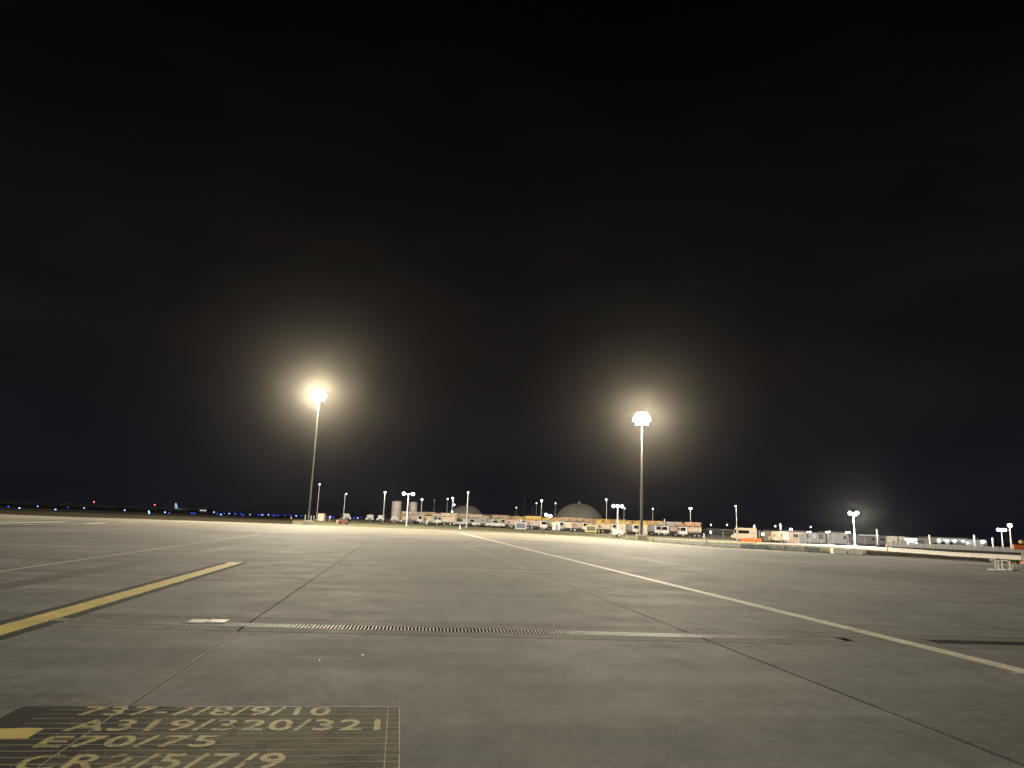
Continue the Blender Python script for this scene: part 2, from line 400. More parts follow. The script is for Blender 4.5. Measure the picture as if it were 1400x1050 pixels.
DA=ground(0,846); DB=ground(1400,880)                     # drain centre line
dvec=(DB-DA).normalized(); dper=Vector((-dvec.y,dvec.x,0))
def D(s,t,z=0): v=DA+dvec*s+dper*t; return Vector((v.x,v.y,z))
BAND_N,BAND_F=-.62,.72                                     # narrow slab strip around the drain
def l_on(T,off):                                           # L where the drain strip edge crosses lane line T
    a=TL(D(0,off)); b_=TL(D(16,off)); return a[1]+(b_[1]-a[1])*(T-a[0])/(b_[0]-a[0])
GAP=.014
LANES=[-2.2+7.0*k for k in range(-7,9)]
def slab(corners, m, top=0.0):
    c=[Vector(p) for p in corners]; ctr=sum(c,Vector())/4; vs=[]
    for z,k in ((-.028,0),(top-.007,0),(top,.010)):
        for p in c:
            d=(ctr-p); d.z=0; q=p+d.normalized()*k*1.4; vs.append((q.x,q.y,z))
    mb=MB().add(vs,[(8,9,10,11)]+[(a+i,a+(i+1)%4,a+4+(i+1)%4,a+4+i) for a in (0,4) for i in range(4)])
    return mb.build('slab',m,apron)
ROWS_F=8
FAR_L0=None
def inside(x,y): return math.hypot(x,y)<edge_r(x,y)-1.0
farL=l_on(0,BAND_F)+7.6*ROWS_F
for a in LANES[:-1]:
    b_=a+7.0
    n0,n1=l_on(a,BAND_N),l_on(b_,BAND_N); f0,f1=l_on(a,BAND_F),l_on(b_,BAND_F)
    g_=GAP
    # towards the photographer
    for k in range(3):
        lo0,lo1=(n0-7.6*(k+1),n1-7.6*(k+1)); hi0,hi1=(n0-7.6*k,n1-7.6*k)
        cs=[P(a+g_,lo0+g_),P(b_-g_,lo1+g_),P(b_-g_,hi1-g_),P(a+g_,hi0-g_)]
        if k==0 or abs(a)<14: slab(cs,CONC)
    # away from the drain
    for k in range(ROWS_F):
        g_=.0075 if k else .010
        lo0,lo1=(f0+7.6*k,f1+7.6*k)
        hi0,hi1=(f0+7.6*(k+1),f1+7.6*(k+1)) if k<ROWS_F-1 else (farL,farL)
        cs=[P(a+g_,lo0+g_),P(b_-g_,lo1+g_),P(b_-g_,hi1-g_),P(a+g_,hi0-g_)]
        if all(inside(c.x,c.y) for c in cs): slab(cs,CONC)
    # strip beside the drain, both sides
    g_=GAP
    for lo,hi in ((BAND_N,-.215),(.215,BAND_F)):
        c0=[P(a+g_,l_on(a,lo)+g_*.6),P(b_-g_,l_on(b_,lo)+g_*.6),P(b_-g_,l_on(b_,hi)),P(a+g_,l_on(a,hi))]
        slab(c0,CONC_BAND)
# far paving: everything of the apron not covered by single slabs
Tmin,Tmax=LANES[0],LANES[-1]
fb=bmesh.new()
vsf=[fb.verts.new((x,y,0)) for x,y in poly]; fb.faces.new(vsf); bmesh.ops.triangulate(fb,faces=fb.faces)
for T in [Tmin,Tmax]+LANES: 
    bmesh.ops.bisect_plane(fb,geom=fb.verts[:]+fb.edges[:]+fb.faces[:],plane_co=P(T,0),plane_no=TD)
# cut along the real slab rows lane by lane
kill=[]
for L in (farL,): bmesh.ops.bisect_plane(fb,geom=fb.verts[:]+fb.edges[:]+fb.faces[:],plane_co=P(0,L),plane_no=LD)
rown=(P(7.0,l_on(7.0,0))-P(0,l_on(0,0))).normalized(); rn=Vector((-rown.y,rown.x,0))
for k in range(1,ROWS_F): bmesh.ops.bisect_plane(fb,geom=fb.verts[:]+fb.edges[:]+fb.faces[:],plane_co=P(0,l_on(0,BAND_F)+7.6*k),plane_no=rn)
for off in (BAND_N,BAND_F): bmesh.ops.bisect_plane(fb,geom=fb.verts[:]+fb.edges[:]+fb.faces[:],plane_co=D(0,off),plane_no=dper)
for k in range(1,4): bmesh.ops.bisect_plane(fb,geom=fb.verts[:]+fb.edges[:]+fb.faces[:],plane_co=P(0,l_on(0,BAND_N)-7.6*k),plane_no=rn)
for f in list(fb.faces):
    c=f.calc_center_median(); T,L=TL(c)
    if T<Tmin or T>Tmax: continue
    a=LANES[int((T-LANES[0])//7.0)] if T<LANES[-1] else None
    if a is None: continue
    b_=a+7.0; k=(L-l_on(T,BAND_F))/7.6
    if L>farL: continue
    if BAND_N*1.02 <= (c-DA).dot(dper) <= BAND_F: kill.append(f); continue
    if k>=0:
        k=min(int(k),ROWS_F-1)
        lo0,lo1=(l_on(a,BAND_F)+7.6*k,l_on(b_,BAND_F)+7.6*k)
        hi0,hi1=(l_on(a,BAND_F)+7.6*(k+1),l_on(b_,BAND_F)+7.6*(k+1)) if k<ROWS_F-1 else (farL,farL)
        if all(inside(q.x,q.y) for q in (P(a+GAP,lo0+GAP),P(b_-GAP,lo1+GAP),P(b_-GAP,hi1-GAP),P(a+GAP,hi0-GAP))): kill.append(f)
    else:
        k=int((l_on(T,BAND_N)-L)/7.6)
        if k==0 or (k<3 and abs(a)<14): kill.append(f)
bmesh.ops.delete(fb,geom=kill,context='FACES')
me=bpy.data.meshes.new('far_slabs'); fb.to_mesh(me); fb.free(); me.materials.append(CONC_FAR_LIT)
o=link('far_slabs',me,apron); o['kind']='stuff'

# painted markings
def stripe(name, pts, wdt, m, z, parent, n=1, skew=None):
    mb=MB()
    for i in range(len(pts)-1):
        a,b_=Vector(pts[i]),Vector(pts[i+1]); d=(b_-a).normalized(); q=Vector((-d.y,d.x,0))*wdt/2
        k=max(1,min(400,int((b_-a).length/max(.10,wdt*.4)))); j=min(.012,wdt*.06); rj=random.Random(int(a.x*977+a.y*131)); pts2=[]
        for e_ in range(k+1):
            p=a+(b_-a)*(e_/k); u1,u2=rj.uniform(-j,j),rj.uniform(-j,j); qn=q.normalized()
            pts2+=[(p.x-q.x-qn.x*u1,p.y-q.y-qn.y*u1,z),(p.x+q.x+qn.x*u2,p.y+q.y+qn.y*u2,z)]
        mb.add(pts2,[(2*e_,2*e_+2,2*e_+3,2*e_+1) for e_ in range(k)])
    return mb.build(name,m,parent)
# lead-in line with black edging
tY=-5.38
ya,yb=ground(0,862),ground(323,769); yd=(yb-ya).normalized()
lead=stripe('lead_in_line',[ya-yd*9,yb],.40,YEL,.0022,apron); tag(lead,'bright yellow lead-in line with black edging')
stripe('black_edging',[ya-yd*9,yb-yd*.2],.78,BLK,.001,lead)
# long worn taxi line
ta,tb=ground(1400,918),ground(640,731); td=(tb-ta).normalized()
taxi=stripe('taxi_line',[ta-td*12,tb+td*14],.30,YEL_OLD,.002,apron); tag(taxi,'long worn pale yellow taxi line crossing the apron')
# stop bar
sa=ground(49,1003)
sbx=sa
sbar=stripe('stop_bar',[sa-TD*6,sa],.27,YEL,.0024,apron); tag(sbar,'yellow stop bar with black edging')
stripe('black_edging',[sa-TD*6,sa+TD*.03],.52,BLK,.0017,sbar)
# old white lines and painted-out line at the far side
wa,wb=ground(0,781),ground(330,734); wd=(wb-wa).normalized()
stripe('white_line',[wa-wd*15,wb+wd*8],.11,WHT,.0022,apron)
stripe('painted_out_line',[ground(-90,818),ground(318,747.5)],.62,OFFBLK,.0012,apron)
stripe('white_line',[ground(318,750.5),ground(420,756)],.10,WHT,.0022,apron)
stripe('white_line',[ground(1100,863),ground(1240,866.2)],.03,WHT,.0022,apron)
stripe('white_line',[ground(1250,866.4),ground(1410,870.5)],.03,WHT,.0022,apron)
stripe('white_line',[ground(1385,920),ground(1440,921.5)],.07,WHT,.0022,apron)
stripe('painted_out_line',[ground(745,742),ground(1050,792)],.25,OFFBLK,.0012,apron)
stripe('white_line',[ground(615,738),ground(720,778)],.06,WHT,.0022,apron)
# dark taxiway marks at the far edge
stripe('white_line',[ground(-60,716.5),ground(88,713.2)],.9,WHT,.0022,apron)
stripe('white_line',[ground(30,717),ground(108,717.8)],.5,WHT,.0022,apron)
stripe('white_line',[ground(118,715.7),ground(146,714.6)],.8,WHT,.0022,apron)
stripe('painted_out_line',[ground(-40,720.5),ground(110,717.6)],2.4,OFFBLK,.0012,apron)
stripe('painted_out_line',[ground(50,711.5),ground(150,713.4)],4.5,OFFBLK,.0008,apron)
stripe('painted_out_line',[ground(150,726.5),ground(420,727)],.9,OFFBLK,.0008,apron)
stripe('painted_out_line',[ground(200,719),ground(470,724)],1.8,OFFBLK,.0008,apron)
stripe('painted_out_line',[ground(480,727),ground(900,748)],1.0,OFFBLK,.0008,apron)
stripe('painted_out_line',[ground(480,734),ground(760,748)],.7,OFFBLK,.0008,apron)

# position block with lettering
T0,T1=-2.75,.10; Ltop=6.86; Lbot=2.6
blk=MB().add([P(T0,Lbot,.0018),P(T1-.09,Lbot,.0018),P(T1-.09,Ltop,.0018),P(T0,Ltop,.0018)],[(0,1,2,3)]).build('position_block',BLK_BOX,apron)
tag(blk,'black painted panel with yellow aircraft type lettering')
stripe('scored_line',[P(T1,Lbot),P(T1,Ltop+.01)],.008,WHT,.0026,blk)
stripe('scored_line',[P(T1-.10,Lbot),P(T1-.10,Ltop)],.006,WHT,.0028,blk)
stripe('scored_line',[P(T0+1.1,Ltop+.012),P(T1,Ltop+.012)],.012,WHT,.0026,blk)
stripe('black_edging',[P(T1-.05,Lbot),P(T1-.05,Ltop)],.085,BLK_BOX,.0014,blk)
stripe('black_edging',[P(T0-.10,Lbot),P(T0-.10,Ltop)],.30,BLK,.0010,blk)
stripe('painted_out_line',[P(-5.5,7.08),P(-2.35,7.08)],.50,OFFBLK,.0009,apron)
def letters(txt, pxl, pxr, ytop, ybot, stencil=True):
    L1=TL(ground((pxl+pxr)/2,ytop))[1]; L0=TL(ground((pxl+pxr)/2,ybot))[1]
    ta_=TL(ground(pxl,ybot))[0]; tb_=TL(ground(pxr,(ytop+ybot)/2))[0]
    cu=bpy.data.curves.new('txt','FONT'); cu.body=txt; cu.size=1; cu.space_character=1.08; cu.resolution_u=4; cu.offset=.016
    ob=bpy.data.objects.new('txt',cu); col.objects.link(ob)
    dg=bpy.context.evaluated_depsgraph_get(); me=bpy.data.meshes.new_from_object(ob.evaluated_get(dg)); bpy.data.objects.remove(ob)
    X=[v.co.x for v in me.vertices]; Yv=[v.co.y for v in me.vertices]; x0,x1,y0,y1=min(X),max(X),min(Yv),max(Yv)
    y0=max(y0,-.02); 
    for v in me.vertices:
        T=ta_+(v.co.x-x0)/(x1-x0)*(tb_-ta_); L=L0+(v.co.y-y0)/(y1-y0)*(L1-L0)
        v.co=P(T,L,.0030)
    me.materials.clear(); me.materials.append(YEL_LET)
    return link('lettering',me,blk)
letters('737-7/8/9/10',101,452,966.5,978.5)
letters('A319/320/321',84,520,984,999.5)
letters('E70/75',44,296,1006,1022)
letters('CR2/5/7/9',10,388,1031,1053)

stripe('sealant',[P(-2.2,-3),P(-2.2,l_on(-2.2,BAND_N)-.02)],.014,mat('pale_sealant',(.34,.31,.26),.7),-.003,apron)
stripe('joint_line',[P(-2.17,2.6),P(-2.2,6.9)],.010,mat('pale_sealant',(.34,.31,.26),.7),.0036,apron)
rg=random.Random(11); gb=MB()
for _ in range(26000):
    px=rg.uniform(-40,1440); f_=rg.random()**1.3; py=1060-f_*300
    w_=.12+.88*(math.exp(-((px-430)/170)**2)+math.exp(-((px-860)/170)**2))  # pale grit gathered under the lamps to put their glints into the ground
    if rg.random()>w_: continue
    p=ground(px,py); r_=rg.uniform(.0010,.0036)*(1+p.y*.055)
    a=[rg.uniform(0,6.28) for _ in range(3)]
    gb.add([(p.x+r_*math.cos(a[0]+k*2.09),p.y+r_*math.sin(a[0]+k*2.09),.0005) for k in range(3)]+[(p.x+rg.uniform(-.5,.5)*r_,p.y+rg.uniform(-.5,.5)*r_,.0005+r_*rg.uniform(.4,1.3))],[(0,1,3),(1,2,3),(2,0,3)])
o=gb.build('glint_grit',mat('pale_glint_grit',(.85,.82,.75),.3,0,0,spec=.8),apron); o['kind']='stuff'

# ------------------------------------------------------------------ trench drain
def grate_mat(name,top):
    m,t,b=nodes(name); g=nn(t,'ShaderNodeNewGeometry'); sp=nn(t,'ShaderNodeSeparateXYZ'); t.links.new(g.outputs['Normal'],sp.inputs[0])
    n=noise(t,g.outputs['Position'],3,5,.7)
    c=mix(t,ramp2(t,sp.outputs['Z'],.5,.6,G(0),G(1)),(.012,.011,.010,1),ramp2(t,n,.3,.7,tuple(x*.7 for x in top),tuple(x*1.2 for x in top)))  # polished tops pale; side faces near black, gap shade put into the colour
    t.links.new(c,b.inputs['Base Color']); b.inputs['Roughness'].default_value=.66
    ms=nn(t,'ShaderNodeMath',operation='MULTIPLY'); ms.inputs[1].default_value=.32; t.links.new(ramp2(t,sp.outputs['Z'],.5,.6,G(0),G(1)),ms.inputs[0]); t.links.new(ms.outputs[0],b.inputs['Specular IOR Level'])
    return m
GRATE_A=grate_mat('polished_grate',(.62,.58,.50)); GRATE_B=grate_mat('shaded_grate',(.035,.03,.025))  # second grate's tops painted dark, for the shade seen in its gaps
def drain(s0,s1,label,seed,gm):
    t=thing('trench_drain',label,'drain',D(s0,0),math.atan2(dvec.y,dvec.x))
    Lg=s1-s0
    MB().box(0,Lg,-.20,.20,-.027,-.024).build('channel',mat('drain_dark',(.006,.006,.006),1.0,spec=0),t)  # shallow floor blackened in colour to stand in for the depth's shade
    for y in (-.205,.205): MB().bev(0,Lg,y-.014,y+.014,-.027,.0015,.003).build('rail',mat('rail_iron',(.10,.095,.085),.85,0,.25,4,spec=.15),t)
    pw=.66; bar=MB(); per=.055; nb=12
    for k in range(nb): bar.box(k*per,k*per+.026,-.185,.185,-.024,.002)
    bar.box(0,pw-.006,-.185,-.170,-.024,.0012); bar.box(0,pw-.006,.170,.185,-.024,.0012)
    me=bar.mesh('grate',gm); rnd=random.Random(seed)
    for k in range(int(Lg/pw)):
        o=link('grate',me,t,(k*pw+.003,0,rnd.uniform(-.003,0)));
        o.rotation_euler=(rnd.uniform(-.006,.006),rnd.uniform(-.003,.003),0)
    return t
sR=(ground(1155,872)-DA).dot(dvec)
drain(-9.5,sR,'long iron grate trench drain crossing the concrete apron',1,GRATE_A)
s2=(ground(1270,876)-DA).dot(dvec)
drain(s2,s2+11,'dark trench drain section beyond the worn yellow taxi line',2,GRATE_B)
slab([D(sR+.01,-.21),D(s2-.01,-.21),D(s2-.01,.21),D(sR+.01,.21)],CONC_BAND)
for k in (0,1):
    pm=MB().bev(-.13,.13,-.15,.15,.001,.016,.004).build('cover_plate',mat('cover_plate',(.62,.57,.47),.5,0,.1,4),None)
    c=ground(271+k*27,850.0); pm.location=(c.x,c.y,0); pm.rotation_euler.z=math.atan2(dvec.y,dvec.x)
    tag(pm,'pale square cover plate beside the grated trench drain','cover plate','cover plates beside the drain')

# ------------------------------------------------------------------ verges, lot, road
edge_line=[(x,y) for x,y in EDGE_PX if 400<=x<=1400]
sheet('verge',edge_line,[(400,712.2),(420,712.6),(500,714.4),(600,718.6),(700,723),(800,729),(900,735.5),(1000,741),(1100,745.3),(1200,751.5),(1300,760.5),(1400,766.5)],VERGE,.03,'mown grass verge between the apron edge and the parked trucks')
sheet('service_lot',[(430,713.0),(500,716.2),(600,720.6),(700,725),(800,730.9),(900,737.3),(980,741.2),(1040,743)],
      [(430,708.8),(500,711),(600,714.6),(700,718.4),(800,722.6),(900,727),(980,731),(1040,735)],LOTM,.05,'pale gravel lot where the deicing trucks stand')
sheet('service_road',[(1035,742.6),(1100,745.4),(1200,751.7),(1250,756),(1300,760.6),(1400,766.6),(1700,790)],
      [(1035,740.6),(1100,742.3),(1200,747),(1250,750),(1300,753.6),(1400,758.4),(1700,774)],ROADM,.06,'pale concrete service road beyond the apron')
sheet('taxiway',[(-400,692),(0,699),(200,706),(330,710.5)],[(-400,688.5),(0,696),(200,703),(330,707.5)],TARM,.04,'dark asphalt taxiway across the unlit field')

# grass tufts along the verge and by the road
def tufts(name,label,px0,px1,yn,yf,count,m,hmin,hmax):
    rnd=random.Random(px0); mb=MB()
    for _ in range(count):
        x=rnd.uniform(px0,px1); f_=rnd.random()
        y=float(np.interp(x,*zip(*yn)))*(1-f_)+float(np.interp(x,*zip(*yf)))*f_
        p=ground(x,y); z=terr(p.x,p.y)+.02; h=rnd.uniform(hmin,hmax)
        for k in range(5):
            a=rnd.uniform(0,6.28); r_=rnd.uniform(.02,.16); q=p+Vector((math.cos(a)*r_,math.sin(a)*r_,0)); hh=h*rnd.uniform(.5,1)
            dx,dy=-math.sin(a)*.035,math.cos(a)*.035; lx,ly=math.cos(a)*hh*.4,math.sin(a)*hh*.4
            mb.add([(q.x-dx,q.y-dy,z),(q.x+dx,q.y+dy,z),(q.x+lx,q.y+ly,z+hh)],[(0,1,2)])
    return tag(mb.build(name,m),label,'grass',None,'stuff')
EP=edge_line
tufts('grass','short green grass along the verge',480,1130,EP,[(480,714),(700,723.4),(900,736),(1130,747.5)],5200,mat('grass_blades',(.13,.135,.075),.8,0,.3,.3),.05,.14)
tufts('weeds','dark ragged weeds beside the pale service road',1185,1400,[(1185,759),(1250,761.6),(1300,765),(1400,771.5)],[(1185,753.5),(1250,757.5),(1300,762),(1400,768)],3000,mat('weed_blades',(.035,.032,.018),.85,0,.35,.3),.06,.26)

# ------------------------------------------------------------------ light helpers
def lamp_light(name, parent, loc, power, color=(1,.95,.86), r=.25):
    ld=bpy.data.lights.new(name,'POINT'); ld.energy=power; ld.color=color; ld.shadow_soft_size=r
    o=bpy.data.objects.new(name,ld); col.objects.link(o); o.parent=parent; o.location=loc; return o

def flood_light(name, parent, loc, power, color):
    """floodlight array: a wide beam that throws most of its light outward, little straight down or up"""
    o=lamp_light(name,parent,loc,power,color,.7); ld=o.data; ld.use_nodes=True
    t=ld.node_tree; em=t.nodes['Emission']; g=t.nodes.new('ShaderNodeNewGeometry'); s=t.nodes.new('ShaderNodeSeparateXYZ')
    t.links.new(g.outputs['Incoming'],s.inputs[0])
    rp=t.nodes.new('ShaderNodeFloatCurve'); mr=t.nodes.new('ShaderNodeMapRange')
    mr.inputs['From Min'].default_value=-1; mr.inputs['From Max'].default_value=1
    t.links.new(s.outputs['Z'],mr.inputs['Value'])
    cv=rp.mapping.curves[0]
    pts=[(0,.045),(.15,.095),(.25,.125),(.335,.155),(.385,.185),(.40,.205),(.42,.25),(.46,.27),(.5,.25),(.56,.16),(.65,.06),(1,.01)]
    cv.points[0].location=pts[0]; cv.points[1].location=pts[-1]
    for p in pts[1:-1]: cv.points.new(*p)
    for p in cv.points: p.handle_type='VECTOR'
    rp.mapping.update()
    t.links.new(mr.outputs[0],rp.inputs['Value'])
    t.links.new(rp.outputs[0],em.inputs['Strength'])
    return o

# ------------------------------------------------------------------ apron masts
def mast(pxb, Y, ptop, label, rad, power):
    base=at(pxb,hor(pxb)+10,Y); z0=terr(base.x,Y); top=at(ptop[0],ptop[1],Y)
    hgt=top.z-z0
    t=thing('floodlight_mast',label,'light mast',(base.x,Y,z0),0,'tall apron floodlight masts')
    MB().bev(-.75,.75,-.75,.75,-.2,.75,.06).build('plinth',PLINTH,t)
    MB().lathe([(.48,.75),(.48,.80)],16).build('flange',STEEL,t)
    MB().lathe([(rad,.80),(rad*.98,2.6)],16).build('lower_sleeve',DARKM,t,True)
    n=3; zz=[2.6+(hgt-2.6)*k/n for k in range(n+1)]
    for k in range(n):
        r0=rad*(1-.20*k); r1=rad*(1-.20*(k+1))+.012
        MB().lathe([(r0*.97,zz[k]),(r1,zz[k+1]+.15 if k<n-1 else zz[k+1])],16).build('pole_section',MASTP,t,True)
    MB().box(-.02,.02,-rad-.03,-rad+.02,1.0,1.9).build('access_door',STEEL,t)
    for zr in (-.55,.55):
        ring=MB()
        for i in range(16):
            a0,a1=2*math.pi*i/16,2*math.pi*(i+1)/16
            ring.tube((1.0*math.cos(a0),1.0*math.sin(a0),hgt+zr),(1.0*math.cos(a1),1.0*math.sin(a1),hgt+zr),.05,n=6)
        for i in range(4):
            a=math.pi/2*i; ring.tube((0,0,hgt+zr),(1.0*math.cos(a),1.0*math.sin(a),hgt+zr),.04,n=6)
        ring.build('crown_ring',STEEL,t)
    hm=MB().bev(-.30,.30,-.02,.22,-.34,.30,.05).mesh('floodlight',DARKM)
    lm=MB().box(-.27,.27,-.035,-.021,-.30,.27).mesh('lens',L_MAST)
    for zr,rr_,nn_ in ((-.66,.80,8),(0,1.18,12),(.66,.80,8)):
        for i in range(nn_):
            a=2*math.pi*(i+.5*(zr!=0))/nn_
            h=link('floodlight',hm,t,(rr_*math.sin(a),-rr_*math.cos(a),hgt+zr)); h.rotation_euler=(R(-14),0,a)
            link('lens',lm,h)
    flood_light('mast_floodlight',t,(0,-2.1,hgt-.1),power,(1,.88,.645))
    flood_light('mast_floodlight',t,(0,2.1,hgt-.1),power*.5,(1,.86,.60))
    return t
mast(421,137,(436,541),'tall floodlight mast with blazing crown beside the small cream hut',.22,MAST_POWER*1000)
mast(877,108,(875,573),'tall floodlight mast with blazing crown in front of the deicing trucks',.22,MAST_POWER*620)


# ------------------------------------------------------------------ vehicles
def YT(px): return float(np.interp(px,[480,505,700,950,1000],[232,230,212,182,178]))     # depth of the parked row
def spot(px,Y=None,dy=0):
    Y=Y or YT(px); X=colx(px,Y); return Vector((X,Y,terr(X,Y)+.05))
def wheel_meshes(r,wd):
    t=MB().loft([[(q*math.cos(2*math.pi*i/14),y,q*math.sin(2*math.pi*i/14)) for i in range(14)] for q,y in ((r*.8,-wd/2),(r,-wd*.35),(r,wd*.35),(r*.8,wd/2))]).mesh('tyre',TYRE,True)
    h=MB().loft([[(q*math.cos(2*math.pi*i/10),y,q*math.sin(2*math.pi*i/10)) for i in range(10)] for q,y in ((r*.55,-wd*.53),(r*.45,wd*.53))]).mesh('rim',RIM)
    return t,h
WB=wheel_meshes(.50,.32); WS=wheel_meshes(.36,.24)
def wheel(parent,x,y,big=True):
    a,b_=(WB if big else WS); r=.50 if big else .36
    w_=link('wheel',a,parent,(x,y,r)); link('rim',b_,w_); return w_
def slew(o,a): o.rotation_euler=a; return o

def truck(px0,px1,cabdir,label,body='box',bm_=None,cabm=None,boom='tube',boomm=None,lad=False,ht=2.55,hood=False,rot=0,dY=0,bl=None,bx=0):
    """deicing truck seen from its side; cabdir +1 cab towards +x"""
    pc=(px0+px1)/2; Y=YT(pc)+dY; p=spot(pc,Y); Ln=(px1-px0)/F*Y
    t=thing('deicing_truck',label,'truck',p,(0 if cabdir>0 else math.pi)+rot,'deicing trucks parked in a row')
    h=Ln/2; cl=min(2.1,Ln*.34)*(1.15 if hood else 1); bm_=bm_ or PINKT; cabm=cabm or WHITEV
    W=1.2
    MB().box(-h,h-.15,-.45,.45,.62,.86).build('chassis',CHASS,t)
    MB().box(h-.2,h,-W,W,.45,.72).build('bumper',CHASS,t)
    # cab
    if hood:
        pts=[(h-cl,.75),(h-.05,.75),(h-.02,1.35),(h-cl*.42,1.55),(h-cl*.52,2.45),(h-cl,2.5)]
        win=[(h-cl*.92,1.62),(h-cl*.50,1.62),(h-cl*.56,2.3),(h-cl*.92,2.34)]; ws=(h-cl*.43,h-cl*.515,1.6,2.38)
    else:
        pts=[(h-cl,.75),(h,.75),(h,1.55),(h-.22,2.55),(h-cl,2.6)]
        win=[(h-cl*.80,1.55),(h-.10,1.55),(h-.27,2.35),(h-cl*.80,2.38)]; ws=(h+.006,h-.19,1.6,2.4)
    cab=MB().prism(pts,-W,W).build('cab',cabm,t)
    for sgn in (-1,1): MB().prism(win,sgn*(W+.004)-.004,sgn*(W+.004)+.004).build('side_window',GLASS,cab)
    MB().add([(ws[0],-W+.1,ws[2]),(ws[0],W-.1,ws[2]),(ws[1],W-.12,ws[3]),(ws[1],-W+.12,ws[3])],[(0,1,2,3)]).build('windscreen',GLASS,cab)
    for sgn in (-1,1):
        MB().box(h-cl*.35,h-cl*.30,sgn*W,sgn*(W+.28),1.75,2.3).build('mirror',CHASS,cab)
    # body
    x0,x1=-h,h-cl-.12
    if body=='box':
        b=MB().bev(x0,x1,-W,W,.92,ht,.05).build('body',bm_,t)
        k=max(2,int((x1-x0)/1.1))
        for i in range(1,k):
            xx=x0+(x1-x0)*i/k; MB().box(xx-.02,xx+.02,-W-.02,-W,1.0,ht-.06).build('rib',bm_,b)
        MB().box(x0+.3,x1-.3,-W-.015,-W,.98,1.12).build('skirt_rail',CHASS,b)
        xm=x0+(x1-x0)*(.25+.5*((px0*7)%1)); MB().box(xm-.38,xm+.38,-W-.03,-W-.021,1.3,ht-.35).build('locker_door',mat('locker_grey',(.17,.14,.12),.5),b)
        MB().box(xm+.55,xm+.85,-W-.03,-W-.021,1.5,1.75).build('vent_panel',CHASS,b)
    elif body=='tank':
        rings=[]
        for xx,sc_ in ((x0,.72),(x0+.2,1),(x1-.25,1),(x1,.72)):
            rings.append([(xx,W*sc_*math.cos(a),.98+.86+.86*sc_*math.sin(a)) for a in [2*math.pi*i/18 for i in range(18)]])
        b=MB().loft(rings).build('tank',bm_,t,True)
        for i in range(1,4):
            xx=x0+(x1-x0)*i/4; rr=[[(xx+d,(W+.015)*math.cos(2*math.pi*j/18),1.84+.875*math.sin(2*math.pi*j/18)) for j in range(18)] for d in (-.03,.03)]
            MB().loft(rr).build('band',STEEL,b)
        MB().lathe([(.3,2.68),(.3,2.82)],10,(x0+x1)/2,0).build('hatch',STEEL,b)
    # wheels
    for xx in ([h-cl*.45,-h+.9] if Ln<5.2 else [h-cl*.45,-h+.8,-h+1.85]):
        for sgn in (-1,1): wheel(t,xx,sgn*(W-.18))
    boomm=boomm or BOOM
    zb=ht+.14+.2*((px0*3.7)%1)
    if boom:
        if boom=='tube':
            mb=MB().bev(-h+.2,h+.5,-.26,.26,zb,zb+.55,.04); bo=mb.build('boom',boomm,t)
            MB().bev(-h-.1,h*.45,-.2,.2,zb+.57,zb+.98,.03).build('upper_boom',boomm,bo)
            for i in range(5):
                xx=-h+.5+(Ln-.8)*i/4; MB().box(xx-.10,xx+.10,-.30,.30,zb-.04,zb+.60).build('boom_clamp',CHASS if i%2 else GREYT,bo)
            MB().tube((-h+.6,-.36,zb+.1),(h*.6,-.36,zb+.42),.07,n=6).build('hydraulic_ram',STEEL,bo)
        else:
            bo=MB().bev(-h,h+.2,-.5,.5,zb-.12,zb+.02,.02).build('boom',boomm,t)
            for yy in (-.5,.5):
                for zz in (zb+.45,zb+.85):
                    MB().box(-h,h+.2,yy-.03,yy+.03,zz-.03,zz+.03).build('rail',boomm,bo)
                n=max(4,int(Ln/.75))
                for i in range(n+1):
                    xx=-h+(Ln+.2)*i/n
                    if i<n and (i*5+int(px0))%3==0: MB().box(xx+.08,xx+(Ln+.2)/n-.08,yy-.02,yy+.02,zb+.06,zb+.6).build('side_board',boomm if i%2 else BOOM,bo)
                    MB().box(xx-.035,xx+.035,yy-.03,yy+.03,zb+.02,zb+.88).build('upright',boomm,bo)
        MB().box(-.3,.3,-.3,.3,ht,zb).build('turret',CHASS,t)
        bk=MB()
        bk.bev(h-.5,h+.6,-.55,.55,zb+.1,zb+.55,.04); bo2=bk.build('basket',boomm,t)
        for yy in (-.55,.55):
            for xx in (h-.5,h+.55): MB().box(xx-.03,xx+.03,yy-.03,yy+.03,zb+.55,zb+1.1).build('post',boomm,bo2)
        MB().box(-h+.15,-h+.3,.9,1.1,ht,ht+.35).build('beacon',mat('amber_beacon',(.8,.35,.05),.3),t)
    return t

